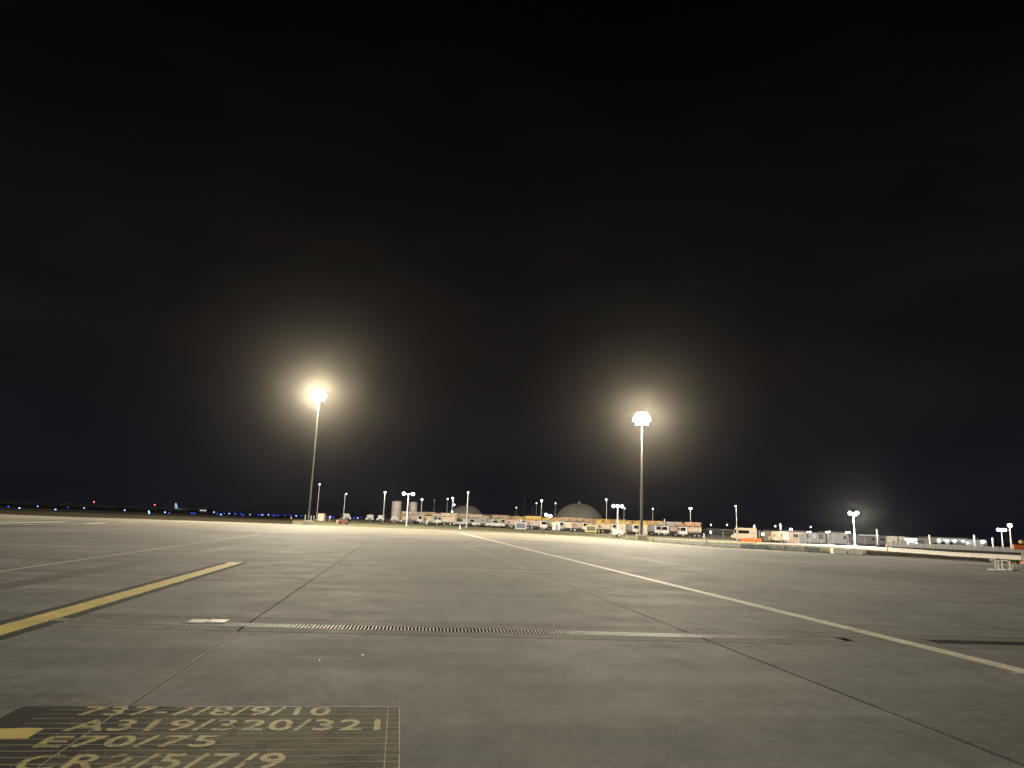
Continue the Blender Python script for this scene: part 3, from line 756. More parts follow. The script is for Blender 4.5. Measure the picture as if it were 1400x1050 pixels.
def pickup(px,Y,rz,label,m=None,group='white service pickups',s=1.0,rack=True):
    """pickup with its front towards -y"""
    p=spot(px,Y); t=thing('pickup_truck',label,'pickup',p,rz,group); m=m or WHITEV
    t.scale=(s,s,s)
    def pr(name,pts,x0,x1,mm,par):   # outline in y,z pushed along x
        n=len(pts); vs=[(x0,y,z) for y,z in pts]+[(x1,y,z) for y,z in pts]
        return MB().add(vs,[tuple(range(n)),tuple(range(2*n-1,n-1,-1))]+[(i,i+n,(i+1)%n+n,(i+1)%n) for i in range(n)]).build(name,mm,par)
    b=pr('body',[(-2.75,.50),(2.75,.50),(2.75,1.12),(.95,1.12),(.95,1.10),(-1.1,1.12),(-2.6,1.02),(-2.75,.85)],-.98,.98,m,t)
    c=pr('cab',[(-1.15,1.125),(.95,1.125),(.75,1.86),(-.45,1.88)],-.86,.86,m,t)
    MB().add([(-.78,-1.10,1.17),(.78,-1.10,1.17),(.70,-.52,1.80),(-.70,-.52,1.80)],[(0,1,2,3)]).build('windscreen',GLASS,c)
    for sgn in (-1,1):
        pr('side_window',[(-.85,1.2),(.80,1.2),(.66,1.75),(-.42,1.77)],sgn*.865-.004,sgn*.865+.004,GLASS,c)
        MB().box(sgn*.95-.26,sgn*.95+.02 if sgn>0 else sgn*.95+.26,-2.765,-2.75,.72,.90).build('headlight',mat('headlight_glass',(.7,.7,.7),.15),b)
    MB().box(-.60,.60,-2.77,-2.752,.64,.92).build('grille',CHASS,b)
    MB().box(-1.0,1.0,-2.85,-2.755,.42,.60).build('bumper',CHASS,t)
    if rack:
        for yy in (.2,2.6):
            MB().box(-.95,.95,yy-.03,yy+.03,1.95,2.02).build('rack_bar',DARKM,t)
            for sgn in (-1,1): MB().box(sgn*.93-.03,sgn*.93+.03,yy-.03,yy+.03,1.1,1.95).build('rack_post',DARKM,t)
        MB().box(-.35,.35,-.1,.1,1.89,1.99).build('light_bar',mat('amber_beacon',(.8,.35,.05),.3),t)
    for yy in (-1.8,1.75):
        for sgn in (-1,1): w_=wheel(t,sgn*.9,yy,False); w_.rotation_euler.z=math.pi/2
    return t

pickup(472.5,214,.35,'white service pickup parked by the lamp post near the dark red tug',s=1.1)
pickup(505.7,230,.15,'white service pickup standing alone beside the pickup row by the field',s=1.14)
pickup(520.6,228,.10,'white service pickup with rack parked between two lamp posts',s=1.12)
pickup(530.3,240,.5,'small dark red pickup squeezed between two white pickups',REDV,'coloured service pickups',.85,False)
pickup(538.8,226,.2,'white service pickup parked beside the yellow lift arm',s=1.08)
pickup(555.3,222,-.1,'white service pickup behind the twin headed lamp post',s=1.06)
pickup(586.5,217,.25,'white service pickup in front of the gold box truck',s=1.08)
pickup(633.5,215,.7,'white service pickup behind the lamp post beside the tan truck',s=1.16)
pickup(648.5,214,.9,'white service pickup standing nose out beside another white pickup',s=1.16)
pickup(680,211,1.0,'white crew pickup parked against the grey bodied deicing truck',s=1.2)

# yellow lift beside the pickups
p=spot(546.5,226); lf=thing('lift_arm','folded yellow boom lift standing between white pickups','boom lift',p)
MB().bev(-.5,.5,-.9,.9,.35,1.0,.06).build('base',YELV,lf)
for xx in (-.45,.45):
    for yy in (-.6,.6): w_=wheel(lf,xx,yy,False); w_.rotation_euler.z=math.pi/2
MB().tube((-.2,0,1.0),(.35,0,3.2),.13).build('lower_arm',YELV,lf); MB().tube((.35,0.05,3.2),(.7,.05,1.3),.11).build('upper_arm',YELV,lf)

truck(549,579,1,'tan deicing truck with a long horizontal boom behind the twin lamp post',bm_=PINKT,boomm=PINKT,bl=1,dY=6)
truck(577,600,1,'gold box deicing truck partly hidden by a white pickup',bm_=GOLD,boomm=BOOM,dY=8)
truck(593,624,-1,'long tan box deicing truck with white hooded cab',bm_=CREAM,hood=True,boomm=CREAM)
truck(622,645,1,'deicing truck half hidden behind two white pickups under the dome',bm_=GREYT,boom='lattice',boomm=BOOM,dY=9)
truck(640,666,1,'white cabbed deicing truck behind the pickups under the dome',bm_=PINKT,boomm=CREAM,dY=10)
truck(661,692,1,'grey bodied deicing truck with yellowed boom behind the crew pickup',bm_=GREYT,boom='lattice',boomm=BOOM,dY=3)
truck(690,720,1,'tan deicing truck behind the white framed board',bm_=PINKT,boom='lattice',boomm=BOOM,dY=3)
truck(718,747.5,1,'tan deicing truck with yellow boom and dark wheels beside the white framed board',bm_=PINKT,boomm=YELV)
truck(746,766,1,'pale yellow box truck with gold lattice boom beside the bright low floodlights',bm_=mat('pale_yellow_paint',(.50,.41,.19),.45),boom='lattice',boomm=YELV,dY=5)
truck(764,784,-1,'white box truck with faded lettering on its side',bm_=mat('pale_cream_paint',(.50,.46,.37),.45),boom='tube',boomm=BOOM,dY=1)
truck(781,803,1,'pinkish tan deicing truck behind the yellow framed board',bm_=PINKT,boomm=BOOM,dY=2)
truck(814,845,1,'cream deicing truck with yellow lattice boom in front of the dome',bm_=CREAM,boom='lattice',boomm=YELV)
truck(843,874,1,'cream and grey deicing truck with yellow lattice boom beside the tall mast',bm_=GREYT,boom='lattice',boomm=YELV)
truck(874,904,1,'grey deicing truck with yellow lattice boom past the tall mast',bm_=GREYT,boom='lattice',boomm=YELV)
truck(903,932,-1,'rounded tan tanker truck with grey boom',body='tank',bm_=PINKT,boom='tube',boomm=GREYT)
truck(928,958,-1,'rounded pinkish tanker truck at the open end of the parked row',body='tank',bm_=CREAM,boom='tube',boomm=mat('salmon_boom',(.36,.20,.12),.5))
for i,(a_,b2,d_) in enumerate(((563,592,1),(600,630,1),(632,664,-1),(672,704,1),(706,738,-1),(742,774,1),(776,812,-1),(816,850,1),(852,886,-1),(886,914,1))):
    truck(a_,b2,d_,'deicing truck in the second row, mostly hidden behind the front row',bm_=(PINKT,CREAM,GREYT)[i%3],boom='lattice' if i%3 else 'tube',boomm=(BOOM,YELV,CREAM)[i%3],dY=16,ht=2.7)['group']='deicing trucks in the hidden second row'
# pale front lockers that show beside the lattice-boom trucks
for px0,px1 in ((844,854.5),(874.5,884)):
    pc=(px0+px1)/2; Y=YT(pc)-2.6; p=spot(pc,Y); wd=(px1-px0)/F*Y
    t=thing('equipment_container','pale cream equipment container beside a grey deicing truck','container',p,0,'cream containers by the trucks')
    b=MB().bev(-wd/2,wd/2,-1,1,.25,2.7,.05).build('shell',mat('warm_cream_paint',(.52,.43,.32),.5),t)
    for sx in (-1,1): MB().box(sx*wd*.4-.1,sx*wd*.4+.1,-.9,.9,0,.25).build('skid',CHASS,t)
    MB().box(-.02,.02,-1.02,-1,.4,2.6).build('door_seam',CHASS,b); MB().box(.12,.16,-1.05,-1.0,.9,1.8).build('lock_bar',STEEL,b)
# grey-white container with open door
p=spot(760,YT(760)-3); t=thing('equipment_container','grey white container with open doorway between yellow and white box trucks','container',p)
wd=10.5/F*p.y
sh=MB().bev(-wd/2,wd/2,-.9,.9,.15,2.35,.04).build('shell',mat('blue_white_paint',(.50,.53,.55),.5),t)
MB().box(wd*.02,wd*.16,-.93,-.9,.2,1.7).build('doorway',CHASS,sh); MB().box(-wd*.12,wd*.0,-1.2,-.92,.2,1.75).build('door',WHITEV,sh)
for sx in (-1,1): MB().box(sx*wd*.4-.1,sx*wd*.4+.1,-.9,.9,0,.15).build('skid',CHASS,t)

def board(px0,px1,yt,yb,m,label):
    pc=(px0+px1)/2; Y=YT(pc)-6; p=spot(pc,Y); wd=(px1-px0)/F*Y; h0=at(pc,yb,Y).z-p.z; h1=at(pc,yt,Y).z-p.z
    t=thing('sign_board',label,'board',p)
    b=.22
    fr=MB().box(-wd/2,wd/2,-.10,.10,h1-b,h1).build('frame_rail',m,t)
    MB().box(-wd/2,wd/2,-.10,.10,h0,h0+b).build('frame_rail',m,t)
    for sx in (-1,1): MB().box(sx*(wd/2-b/2)-b/2,sx*(wd/2-b/2)+b/2,-.098,.098,h0+b,h1-b).build('frame_post',m,t)
    MB().box(-wd/2+b,wd/2-b,-.05,.05,h0+b,h1-b).build('panel',BOARD,t)
    for i in range(1,4):
        xx=-wd/2+b+(wd-2*b)*i/4; MB().box(xx-.02,xx+.02,-.07,-.05,h0+b,h1-b).build('mullion',DARKM,t)
    for sx in (-1,1): MB().box(sx*(wd/2-.2)-.05,sx*(wd/2-.2)+.05,-.4,.4,0,max(.12,h0)).build('foot',m,t)
board(704.5,719,714.2,723.2,WHITEV,'dark panel board in a white frame standing before the trucks')
board(801,815,718.4,727.2,mat('frame_yellow',(.66,.60,.12),.5),'dark panel board in a yellow frame standing before the trucks')

# shuttle bus, small trucks and barriers by the fence
Y=150; p=Vector((colx(1017,Y),Y,0)); p.z=terr(p.x,Y)+.05
bus=thing('shuttle_bus','cream shuttle bus with long dark window beside orange barriers','bus',p,math.pi)
Ln=30/F*Y; h=Ln/2
bd=MB().prism([(-h,.42),(h-.75,.42),(h,.5),(h,1.15),(h-.55,1.3),(h-.8,2.5),(h-1.0,2.68),(-h,2.68)],-1.1,1.1).build('body',CREAM,bus)
for sgn in (-1,1): MB().prism([(-h+1.55,1.55),(h-.75,1.55),(h-.9,2.2),(-h+1.55,2.2)],sgn*1.105-.005,sgn*1.105+.005).build('window',GLASS,bd)
MB().add([(h-.545,-.95,1.36),(h-.545,.95,1.36),(h-.78,.95,2.4),(h-.78,-.95,2.4)],[(0,1,2,3)]).build('windscreen',GLASS,bd)
for sgn in (-1,1):
    for xx in (-h+.9,h-1.0): wheel(bus,xx,sgn*.95,False)
    MB().box(h-.9,h-.8,sgn*1.1,sgn*1.3,1.7,2.1).build('mirror',CHASS,bd)
MB().box(h,h+.12,-1.05,1.05,.4,.6).build('bumper',CHASS,bus)
def barrier(px0,px1,yt,yb,Y,label):
    pc=(px0+px1)/2; X=colx(pc,Y); z=terr(X,Y)+.04; wd=(px1-px0)/F*Y; hh=(yb-yt)/F*Y
    t=thing('plastic_barrier',label,'barrier',(X,Y,z))
    n=max(1,round(wd/1.4))
    for i in range(n):
        x0=-wd/2+wd*i/n+.02; x1=-wd/2+wd*(i+1)/n-.02
        MB().box(x0,x1,-.28,.28,0,hh*.35,0,.02).build('barrier_foot',ORANGE,t)
        MB().box(x0,x1,-.22,.22,hh*.35,hh,0,.10).build('barrier_body',ORANGE,t)
barrier(1013.5,1031.5,734.2,738.6,146,'long orange plastic barrier row in front of the shuttle bus')
barrier(1033,1041,734.2,738.8,147,'short orange plastic barrier behind the shuttle bus')
def smalltruck(px0,px1,Y,label,cm,bm2):
    pc=(px0+px1)/2; X=colx(pc,Y); t=thing('utility_truck',label,'truck',(X,Y,terr(X,Y)+.05),0,'utility trucks by the building')
    Ln=(px1-px0)/F*Y; h=Ln/2
    MB().prism([(-h,.5),(-h+.02,1.2),(-h+.5,1.35),(-h+.75,2.0),(-h+Ln*.42,2.05),(-h+Ln*.42,.5)],-1,1).build('cab',cm,t)
    MB().prism([(-h+.62,1.36),(-h+.85,1.9),(-h+Ln*.38,1.92),(-h+Ln*.38,1.36)],-1.01,-1.003).build('side_window',GLASS,t)
    MB().bev(-h+Ln*.45,h,-1.05,1.05,.6,2.3,.04).build('box_body',bm2,t)
    for xx in (-h+.75,h-.8):
        for s_ in (-1,1): wheel(t,xx,s_*.9,False)
smalltruck(1053,1063,152,'cream utility truck in front of the tan brick building',CREAM,CREAM)
smalltruck(1061,1076,147,'white boxed utility truck with open hatch in front of the tan brick building',CREAM,WHITEV)

# ------------------------------------------------------------------ lamp posts
def lamp_post(top,Y,label,heads=((0,0),),m=POLEW,lens=None,power=0,size=.42,rad=.09,lean=None,base=None,group=None,color=(1,.96,.9),name='lamp_post',cat='lamp post'):
    tp=at(top[0],top[1],Y); X=tp.x; z=terr(X,Y); hgt=tp.z-z
    t=thing(name,label,cat,(X,Y,z),0,group)
    MB().box(-.3,.3,-.3,.3,-.1,.25).build('base',PLINTH,t)
    MB().lathe([(rad*1.3,.25),(rad*.8,hgt)],10).build('pole',m,t,True)
    for dx,dz in heads:
        if dx: MB().tube((0,0,hgt-.1),(dx,0,hgt+dz+.12),.05,n=6).build('arm',m,t)
        hd=MB().bev(dx-size*.35,dx+size*.35,-size*.3,size*.4,hgt+dz+size*.2,hgt+dz+size*.45,.03).build('lamp_head',DARKM if lens else m,t)
        if lens:
            ln=MB().lathe([(.02,-size*.46),(size*.25,-size*.40),(size*.40,-size*.22),(size*.45,0),(size*.40,size*.22),(size*.25,size*.38)],12).build('lens',lens,hd,True); ln.location=(dx,-.05,hgt+dz)
    if power: lamp_light('lamp_glow',t,(0,-1.6,hgt-.4),power*LAMP_POWER,color,.3)
    return t
GB='slim lamp posts behind the trucks'
for (x,y,Y) in ((594,684,300),(706,694,330),(733.5,688,300),(759.5,688,290),(612,682,270),(892.5,695.5,240)):
    lamp_post((x,y),Y,'slim pale lamp post with one small lit head rising behind the deicing trucks',lens=L_DIM if x not in (594,) else L_SOFT,size=.55,group=GB,power=0)
lamp_post((437,662),190,'slim grey lamp post with one small lit head behind the cream hut',lens=L_DIM,size=.45,rad=.08,power=900,m=STEEL)
lamp_post((472,675),205,'lamp post with short arm beside the white pickup and red tug',heads=((.35,0),),lens=L_DIM,size=.42,power=900)
lamp_post((526.5,673),226,'lit lamp post standing behind the row of white pickups',lens=L_WHITE,size=.6,rad=.15,power=5200)
lamp_post((558.5,675),160,'twin headed lamp post with two bright globes before the tan silos',heads=((-1.0,.0),(1.0,.0)),lens=L_WHITE,size=.8,rad=.11,power=9000)
lamp_post((577,683),250,'lit lamp post standing behind the paler silo',lens=L_WHITE,size=.6,rad=.12,power=1500)
lamp_post((619,681),250,'lit lamp post with small extra lamps beside the smaller dome',heads=((0,0),(.6,-2.3),(0,-4.6)),lens=L_WHITE,size=.55,rad=.14,power=2500)
lamp_post((640,673),180,'tall thin lamp post crossing the smaller dome',lens=L_DIM,size=.5,rad=.10,power=1800)
lamp_post((718,681),270,'dark lamp post with unlit dish shaped head',lens=None,size=1.0,rad=.06,m=DARKM)
lamp_post((728,692),300,'very thin unlit pole between two lit lamp posts',lens=None,size=.16,rad=.06,m=STEEL)
lamp_post((740.5,684.5),260,'brightly lit lamp post beside the very thin unlit pole',lens=L_WHITE,size=.7,rad=.14,power=2600)
lamp_post((829.5,683),215,'tall grey lamp post with lit head between the larger dome and triple lamp tower',heads=((-.15,0),),lens=L_DIM,size=.6,rad=.11,power=1500,m=STEEL)
lamp_post((853,695),260,'short lit lamp post beside the triple lamp tower',heads=((.25,0),),lens=L_DIM,size=.5,rad=.10)
lamp_post((944,695),205,'lit T headed lamp post behind the pinkish tanker',heads=((-.3,0),(.3,0)),lens=L_DIM,size=.5,rad=.10,power=2200)
lamp_post((1006.5,692),140,'slim grey lamp post beside the shuttle bus',heads=((-.12,0),),lens=L_DIM,size=.36,rad=.07,power=1200,m=STEEL)
# bright pair low behind the trucks
lamp_post((749.5,704),236,'pair of dazzling low floodlights glaring over the deicing trucks',heads=((-.75,.1),(.75,-.25)),lens=L_WHITE,size=1.0,rad=.12,power=3500,name='floodlight_pole',cat='floodlight')
# whip antenna
q=at(810.5,697,205); z=terr(q.x,205); an=thing('whip_antenna','thin dark whip antenna in front of the larger dome','antenna',(q.x,205,z))
MB().lathe([(.10,0),(.03,q.z-z)],8).build('whip',DARKM,an); MB().box(-.25,.25,-.25,.25,0,.3).build('base',PLINTH,an)

# portable light tower in front of the trucks
def light_tower(xt,yt,xb,Y,label,heads,size,power,lens,trailer=True,rad=.12,name='light_tower'):
    tp=at(xt,yt,Y); X=tp.x; z=terr(X,Y); hgt=tp.z-z
    t=thing(name,label,'light tower',(X,Y,z),0)
    MB().lathe([(rad*1.2,.1),(rad,hgt*.5)],10).build('mast_section',POLEW,t,True); MB().lathe([(rad*.8,hgt*.5),(rad*.6,hgt)],10).build('mast_section',POLEW,t,True)
    MB().box(min(h_[0] for h_ in heads)-.1,max(h_[0] for h_ in heads)+.1,-.05,.05,hgt-.06,hgt+.04).build('cross_bar',STEEL,t)
    for dx,dz in heads:
        hd=MB().bev(dx-size/2,dx+size/2,-.06,.25,hgt+dz-size*.4,hgt+dz+size*.4,.04).build('floodlight',DARKM,t)
        ln=MB().lathe([(.02,-size*.46),(size*.25,-size*.40),(size*.40,-size*.22),(size*.45,0),(size*.40,size*.22),(size*.25,size*.40),(.02,size*.46)],12).build('lens',lens,hd,True); ln.location=(dx,-.1,hgt+dz)
    if trailer:
        MB().bev(-.9,.9,-.6,.6,.45,1.15,.05).build('generator',GREYT,t); MB().box(-1.5,1.5,-.4,.4,.36,.44).build('chassis',CHASS,t)
        for sx in (-1,1): w_=wheel(t,0.2,sx*.75,False)
        for sx in (-1.3,1.3): MB().box(sx-.04,sx+.04,-.55,-.45,0,.9).build('outrigger',STEEL,t)
    else: MB().box(-.35,.35,-.35,.35,-.1,.3).build('base',PLINTH,t)
    if power: lamp_light('tower_glow',t,(0,-2.2,hgt-.3),power*LAMP_POWER,(1,.97,.93),.4)
    return t
light_tower(844.5,692,844,122,'portable triple lamp light tower on a white trailer by the apron edge',((-.72,.0),(0,.0),(.72,.0)),.52,3500,L_WHITE)
light_tower(1166.5,703,1170,150,'tall pale light tower with twin blazing heads beside the service road',((-.75,.15),(.3,.0),(.75,.25)),.75,130000,L_WHITE,False,.17)
light_tower(1369,725,1371,165,'pale light tower with twin bright heads beyond the service road',((-.8,.1),(0,0),(.8,.1)),.7,3500,L_WHITE,False,.15)
light_tower(1380,718.5,1383,160,'taller pale light tower with one bright head and dim side heads',((0,0),),.95,3500,L_WHITE,False,.17)
for (x,y) in ((1105.5,727.5),(1131.5,727.5),(1159,728)):
    light_tower(x,y,x,175,'short twin floodlight pole along the fence before grey buildings',((-.35,0),(.35,.05)),.34,350,L_WHITE,False,.06,'floodlight_pole')
for o_ in [o for o in col.objects if o.name.startswith('floodlight_pole') and o.get('category')=='light tower']: o_['group']='twin floodlight poles along the fence'
# pale stub posts standing beyond the fence
for (x,yt,yb,Y) in ((908.5,709.5,722,230),(1031,717.5,737,160),(1067,715.5,730,175),(1198.5,723,738,185),(1270.5,731,749,185),(1331.5,731,749,170),(1356.5,735,749,170)):
    a=at(x,yt,Y); z=terr(a.x,Y); t=thing('stub_post','pale tapered post lit from below beyond the fence','post',(a.x,Y,z),0,'pale tapered posts beyond the fence')
    MB().lathe([(.10,0),(.20,(a.z-z)*.8),(.24,(a.z-z)*.9),(.12,a.z-z)],10).build('shaft',mat('pale_post',(.8,.78,.74),.6),t,True); MB().box(-.3,.3,-.3,.3,0,.25).build('base',PLINTH,t)

# ------------------------------------------------------------------ silos and domes
def silo(x0,x1,yt,Y,label):
    a=at((x0+x1)/2,yt,Y); r_=(x1-x0)/F*Y/2; z=terr(a.x,Y); hgt=a.z-z
    t=thing('silo',label,'silo',(a.x,Y,z),0,'pale silos behind the trucks')
    MB().lathe([(r_,0),(r_,hgt-.4)],28).build('shell',mat('silo_paint',(.56,.50,.46),.6,0,.08,.6),t,True)
    MB().lathe([(r_+.06,hgt-.4),(r_+.06,hgt-.15),(r_*.9,hgt),(.3,hgt+.25)],28).build('roof',mat('silo_paint',(.56,.50,.46)),t,True)
    for k in (.3,.6): MB().lathe([(r_+.035,hgt*k),(r_+.035,hgt*k+.12)],28,cap=False).build('band',STEEL,t)
silo(536.3,549.3,685.5,270,'broad pale cylindrical silo behind the white pickups')
silo(560.3,571,686.8,280,'narrower brightly lit cylindrical silo beside the twin lamp post')
def dome(x0,x1,yt,Y,label,finial):
    a=at((x0+x1)/2,yt,Y); r_=(x1-x0)/F*Y/2; z=terr(a.x,Y)-.3; hgt=a.z-z
    t=thing('storage_dome',label,'dome',(a.x,Y,z),0,'fabric domes behind the trucks')
    dm=mat('dome_fabric',(.235,.215,.18),.8,0,.12,.3)
    prof=[(r_*math.cos(u)**.9,hgt*math.sin(u)) for u in [math.pi/2*i/14 for i in range(14)]]+[(.25,hgt)]
    MB().lathe(prof,40).build('shell',dm,t,True)
    for i in range(0,16):
        an=2*math.pi*i/16; mb=MB()
        for k in range(len(prof)-2):
            (ra,za),(rb,zb_)=prof[k],prof[k+1]
            mb.tube((ra*math.cos(an),ra*math.sin(an),za),(rb*math.cos(an),rb*math.sin(an),zb_),.09,n=4)
        mb.build('seam',dm,t)
    fn=MB().lathe([(.5,hgt-.1),(.45,hgt+.5),(.15,hgt+.9)],10).build('finial',POLEW,t)
    if finial: MB().box(-.1,.1,-.1,.1,hgt+.9,hgt+1.2).build('vent_pipe',POLEW,fn)
dome(612,664,691.5,330,'smaller grey storage dome rising behind the parked trucks',False)
dome(757,827,688.5,320,'larger grey storage dome with a vent on top behind the trucks',True)

# ------------------------------------------------------------------ hut, tug, bollards at the mast
Y=185; X=colx(439.5,Y); z=terr(X,Y)
hut=thing('hut','small cream hut with flat roof beside the tall mast','hut',(X,Y,z))
wd=8.2/F*Y; hh=9/F*Y
MB().box(-wd/2,wd/2,-.8,.8,0,hh).build('wall',CREAM,hut); MB().bev(-wd/2-.1,wd/2+.1,-.9,.9,hh,hh+.14,.02).build('roof',PINKT,hut); MB().box(-.3,.25,-.83,-.8,.05,hh*.8).build('door',mat('tan_door',(.5,.42,.33),.5),hut)
Y=150; X=colx(469.8,Y); z=terr(X,Y)
tg=thing('baggage_tug','dark red baggage tug on the apron edge by the lamp post','tug',(X,Y,z+.02),.4)
MB().bev(-.75,.75,-1.1,1.1,.3,.85,.08).build('body',REDV,tg); MB().bev(-.6,.6,.1,.9,.85,1.25,.05).build('seat',CHASS,tg); MB().bev(-.65,.65,-1.0,-.35,.85,1.0,.04).build('bonnet',REDV,tg)
for sx in (-1,1):
    for yy in (-.7,.7): w_=wheel(tg,sx*.65,yy,False); w_.rotation_euler.z=math.pi/2
MB().tube((0,-.3,.9),(0,.0,1.35),.03).build('steering_column',CHASS,tg)
# bollards and cones
def bollard(x,yt,yb,Y,label,m,group,name='marker_post',cat='marker post',r_=.08,band=None):
    X=colx(x,Y); z=terr(X,Y); hh=(yb-yt)/F*Y
    t=thing(name,label,cat,(X,Y,z),0,group)
    MB().lathe([(r_,0),(r_*.9,hh)],8).build('shaft',m,t); MB().lathe([(r_*1.9,0),(r_*1.9,.06)],8).build('foot',CHASS,t)
    if band:
        for k in (.35,.7): MB().lathe([(r_*1.08,hh*k),(r_*1.04,hh*(k+.14))],8).build('band',band,t)
WP=mat('marker_white',(.78,.76,.70),.6)
for x,yt,yb,Y in ((417,704,711,190),(425,705,711,190),(429,705,711,190),(450,704,711,200),(629,721,727,150),(583,712,719,190)):
    bollard(x,yt,yb,Y,'thin white marker post on the grass verge edge',WP,'white marker posts')
for x,yt,yb,Y in ((962.5,728.5,735.5,178),(965.5,740,747,92)):
    bollard(x,yt,yb,Y,'stout white marker post beside the end of the truck row',WP,'stout marker posts',r_=.13)
bollard(1212,748.5,759,95,'orange and white striped delineator post beside the service road',ORANGE,None,'delineator','delineator',.09,WP)
for x,yt,yb,Y in ((461,709,713,160),(464,708.5,712,190),(398,706,710,190)):
    X=colx(x,Y); t=thing('traffic_cone','small orange traffic cone near the dark red tug','cone',(X,Y,terr(X,Y)+.02),0,'traffic cones')
    MB().lathe([(.20,.04),(.05,.72)],10).build('cone_body',ORANGE,t); MB().box(-.26,.26,-.26,.26,0,.04).build('foot',CHASS,t); MB().lathe([(.150,.30),(.11,.48)],10,cap=False).build('band',WP,t)

# ------------------------------------------------------------------ silt fence, blocks and wire fence
SF=[(893,741.3),(930,744),(965.5,746.8),(1013,750.2),(1044,751.6),(1071,753.2),(1098,754.8),(1121,755.6)]
pts=[ground(x,y-.6) for x,y in SF]
sf=thing('silt_fence','low grey fabric silt fence staked along the apron edge','fence',pts[0])
for i in range(len(pts)-1):
    a,b_=pts[i]-pts[0],pts[i+1]-pts[0]; d=(b_-a); n=Vector((-d.y,d.x,0)).normalized()*.015
    V=[];seg=6
    for k in range(seg+1):
        q=a+d*(k/seg)*.985; hh=.44+.03*math.sin(k*2.1+i); wob=n*(1+1.5*math.sin(k*1.7+i*2))
        V+=[(q.x-wob.x,q.y-wob.y,0),(q.x-wob.x*.6,q.y-wob.y*.6,hh),(q.x+n.x*2,q.y+n.y*2,hh),(q.x+n.x*2,q.y+n.y*2,0)]
    fs=[]
    for k in range(seg):
        for j in range(4): fs.append((k*4+j,k*4+(j+1)%4,(k+1)*4+(j+1)%4,(k+1)*4+j))
    MB().add(V,fs).build('fabric_panel',mat('silt_fabric',(.30,.33,.32),.7,0,.15,3),sf)
for i,q in enumerate(pts):
    q=q-pts[0]; MB().box(q.x-.035,q.x+.035,q.y-.09,q.y-.03,0,.62).build('stake',mat('stake_wood',(.50,.44,.34),.8),sf)
for x0,x1,yb,lab in ((1139.5,1157.3,757.7,'pale concrete block barrier next to the silt fence end'),(1160,1180,758.6,'pale concrete block barrier farther along the apron edge from the silt fence')):
    p=ground((x0+x1)/2,yb); wd=(x1-x0)/F*p.y; hh=7.4/F*p.y
    t=thing('concrete_block',lab,'concrete block',(p.x,p.y+.3,0),0,'concrete blocks on the apron edge')
    MB().bev(-wd/2,wd/2,-.3,.3,.05,hh,.03).build('body',CONBLK,t)
    for sx in (-1,1): MB().bev(sx*wd*.32-.12,sx*wd*.32+.12,-.32,.32,0,.05,.01).build('foot',CONBLK,t)
    MB().box(-.12,.12,-.03,.03,hh,hh+.05).build('lifting_eye',STEEL,t)
tag(sheet('bare_earth',[(1108,755.2),(1140,756.8),(1200,759.6),(1300,765.2)],[(1108,752.5),(1140,754),(1200,756),(1300,763)],DIRT,.05,'strip of dark bare earth behind the concrete blocks',20,2))

WIRE,t_,b_=nodes('wire_mesh'); t_.nodes.remove(b_)
tr=t_.nodes.new('ShaderNodeBsdfTransparent'); df=t_.nodes.new('ShaderNodeBsdfDiffuse'); df.inputs[0].default_value=(.18,.18,.17,1); mx=t_.nodes.new('ShaderNodeMixShader'); mx.inputs[0].default_value=.16
t_.links.new(tr.outputs[0],mx.inputs[1]); t_.links.new(df.outputs[0],mx.inputs[2]); t_.links.new(mx.outputs[0],t_.nodes['Material Output'].inputs['Surface'])
def wire_fence(x0,x1,Y0,Y1,hh,label,step=3.0):
    a=Vector((colx(x0,Y0),Y0,0)); b_=Vector((colx(x1,Y1),Y1,0)); d=b_-a; n=int(d.length/step)
    t=thing('wire_fence',label,'fence',(a.x,a.y,0))
    pm=MB().lathe([(.045,0),(.04,hh)],6).mesh('post',STEEL)
    for i in range(n+1):
        q=d*(i/n); link('post',pm,t,(q.x,q.y,terr(a.x+q.x,a.y+q.y)))
    for i in range(n):
        q0,q1=d*(i/n),d*((i+1)/n); z0,z1=terr(a.x+q0.x,a.y+q0.y),terr(a.x+q1.x,a.y+q1.y)
        MB().add([(q0.x,q0.y,z0+.05),(q1.x,q1.y,z1+.05),(q1.x,q1.y,z1+hh-.05),(q0.x,q0.y,z0+hh-.05)],[(0,1,2,3)]).build('mesh_panel',WIRE,t)
    MB().tube((0,0,terr(a.x,a.y)+hh),(d.x,d.y,terr(b_.x,b_.y)+hh),.03,n=5).build('top_rail',STEEL,t)
wire_fence(958,1056,185,170,2.4,'tall wire fence running behind the shuttle bus')
wire_fence(1076,1240,160,170,2.4,'tall wire fence along the service road before grey buildings')
# low concrete wall along the road
def low_wall(x0,x1,Y0,Y1,n,label):
    t=None; a=Vector((colx(x0,Y0),Y0,0)); b_=Vector((colx(x1,Y1),Y1,0)); d=b_-a; ang=math.atan2(d.y,d.x); L_=d.length/n
    me=MB().prism([(0,0)],0,1) if False else None
    for i in range(n):
        q=a+d*((i+.5)/n); t=thing('jersey_barrier',label,'barrier',(q.x,q.y,terr(q.x,q.y)),ang,'jersey barriers along the road')
        w_=L_*.47; V=[]
        pr=[(-.30,0),(-.30,.08),(-.16,.35),(-.09,1.0),(.09,1.0),(.16,.35),(.30,.08),(.30,0)]
        MB().add([(-w_,y,z) for y,z in pr]+[(w_,y,z) for y,z in pr],[tuple(range(8)),tuple(range(15,7,-1))]+[(k,k+8,(k+1)%8+8,(k+1)%8) for k in range(8)]).build('body',mat('jersey_concrete',(.10,.097,.09),.85,0,.2,1),t)
        MB().box(-.25,.25,-.31,-.29,.0,.06).build('drain_slot',CHASS,t)
low_wall(1213,1400,165,150,24,'grey jersey barrier in the line behind the service road')

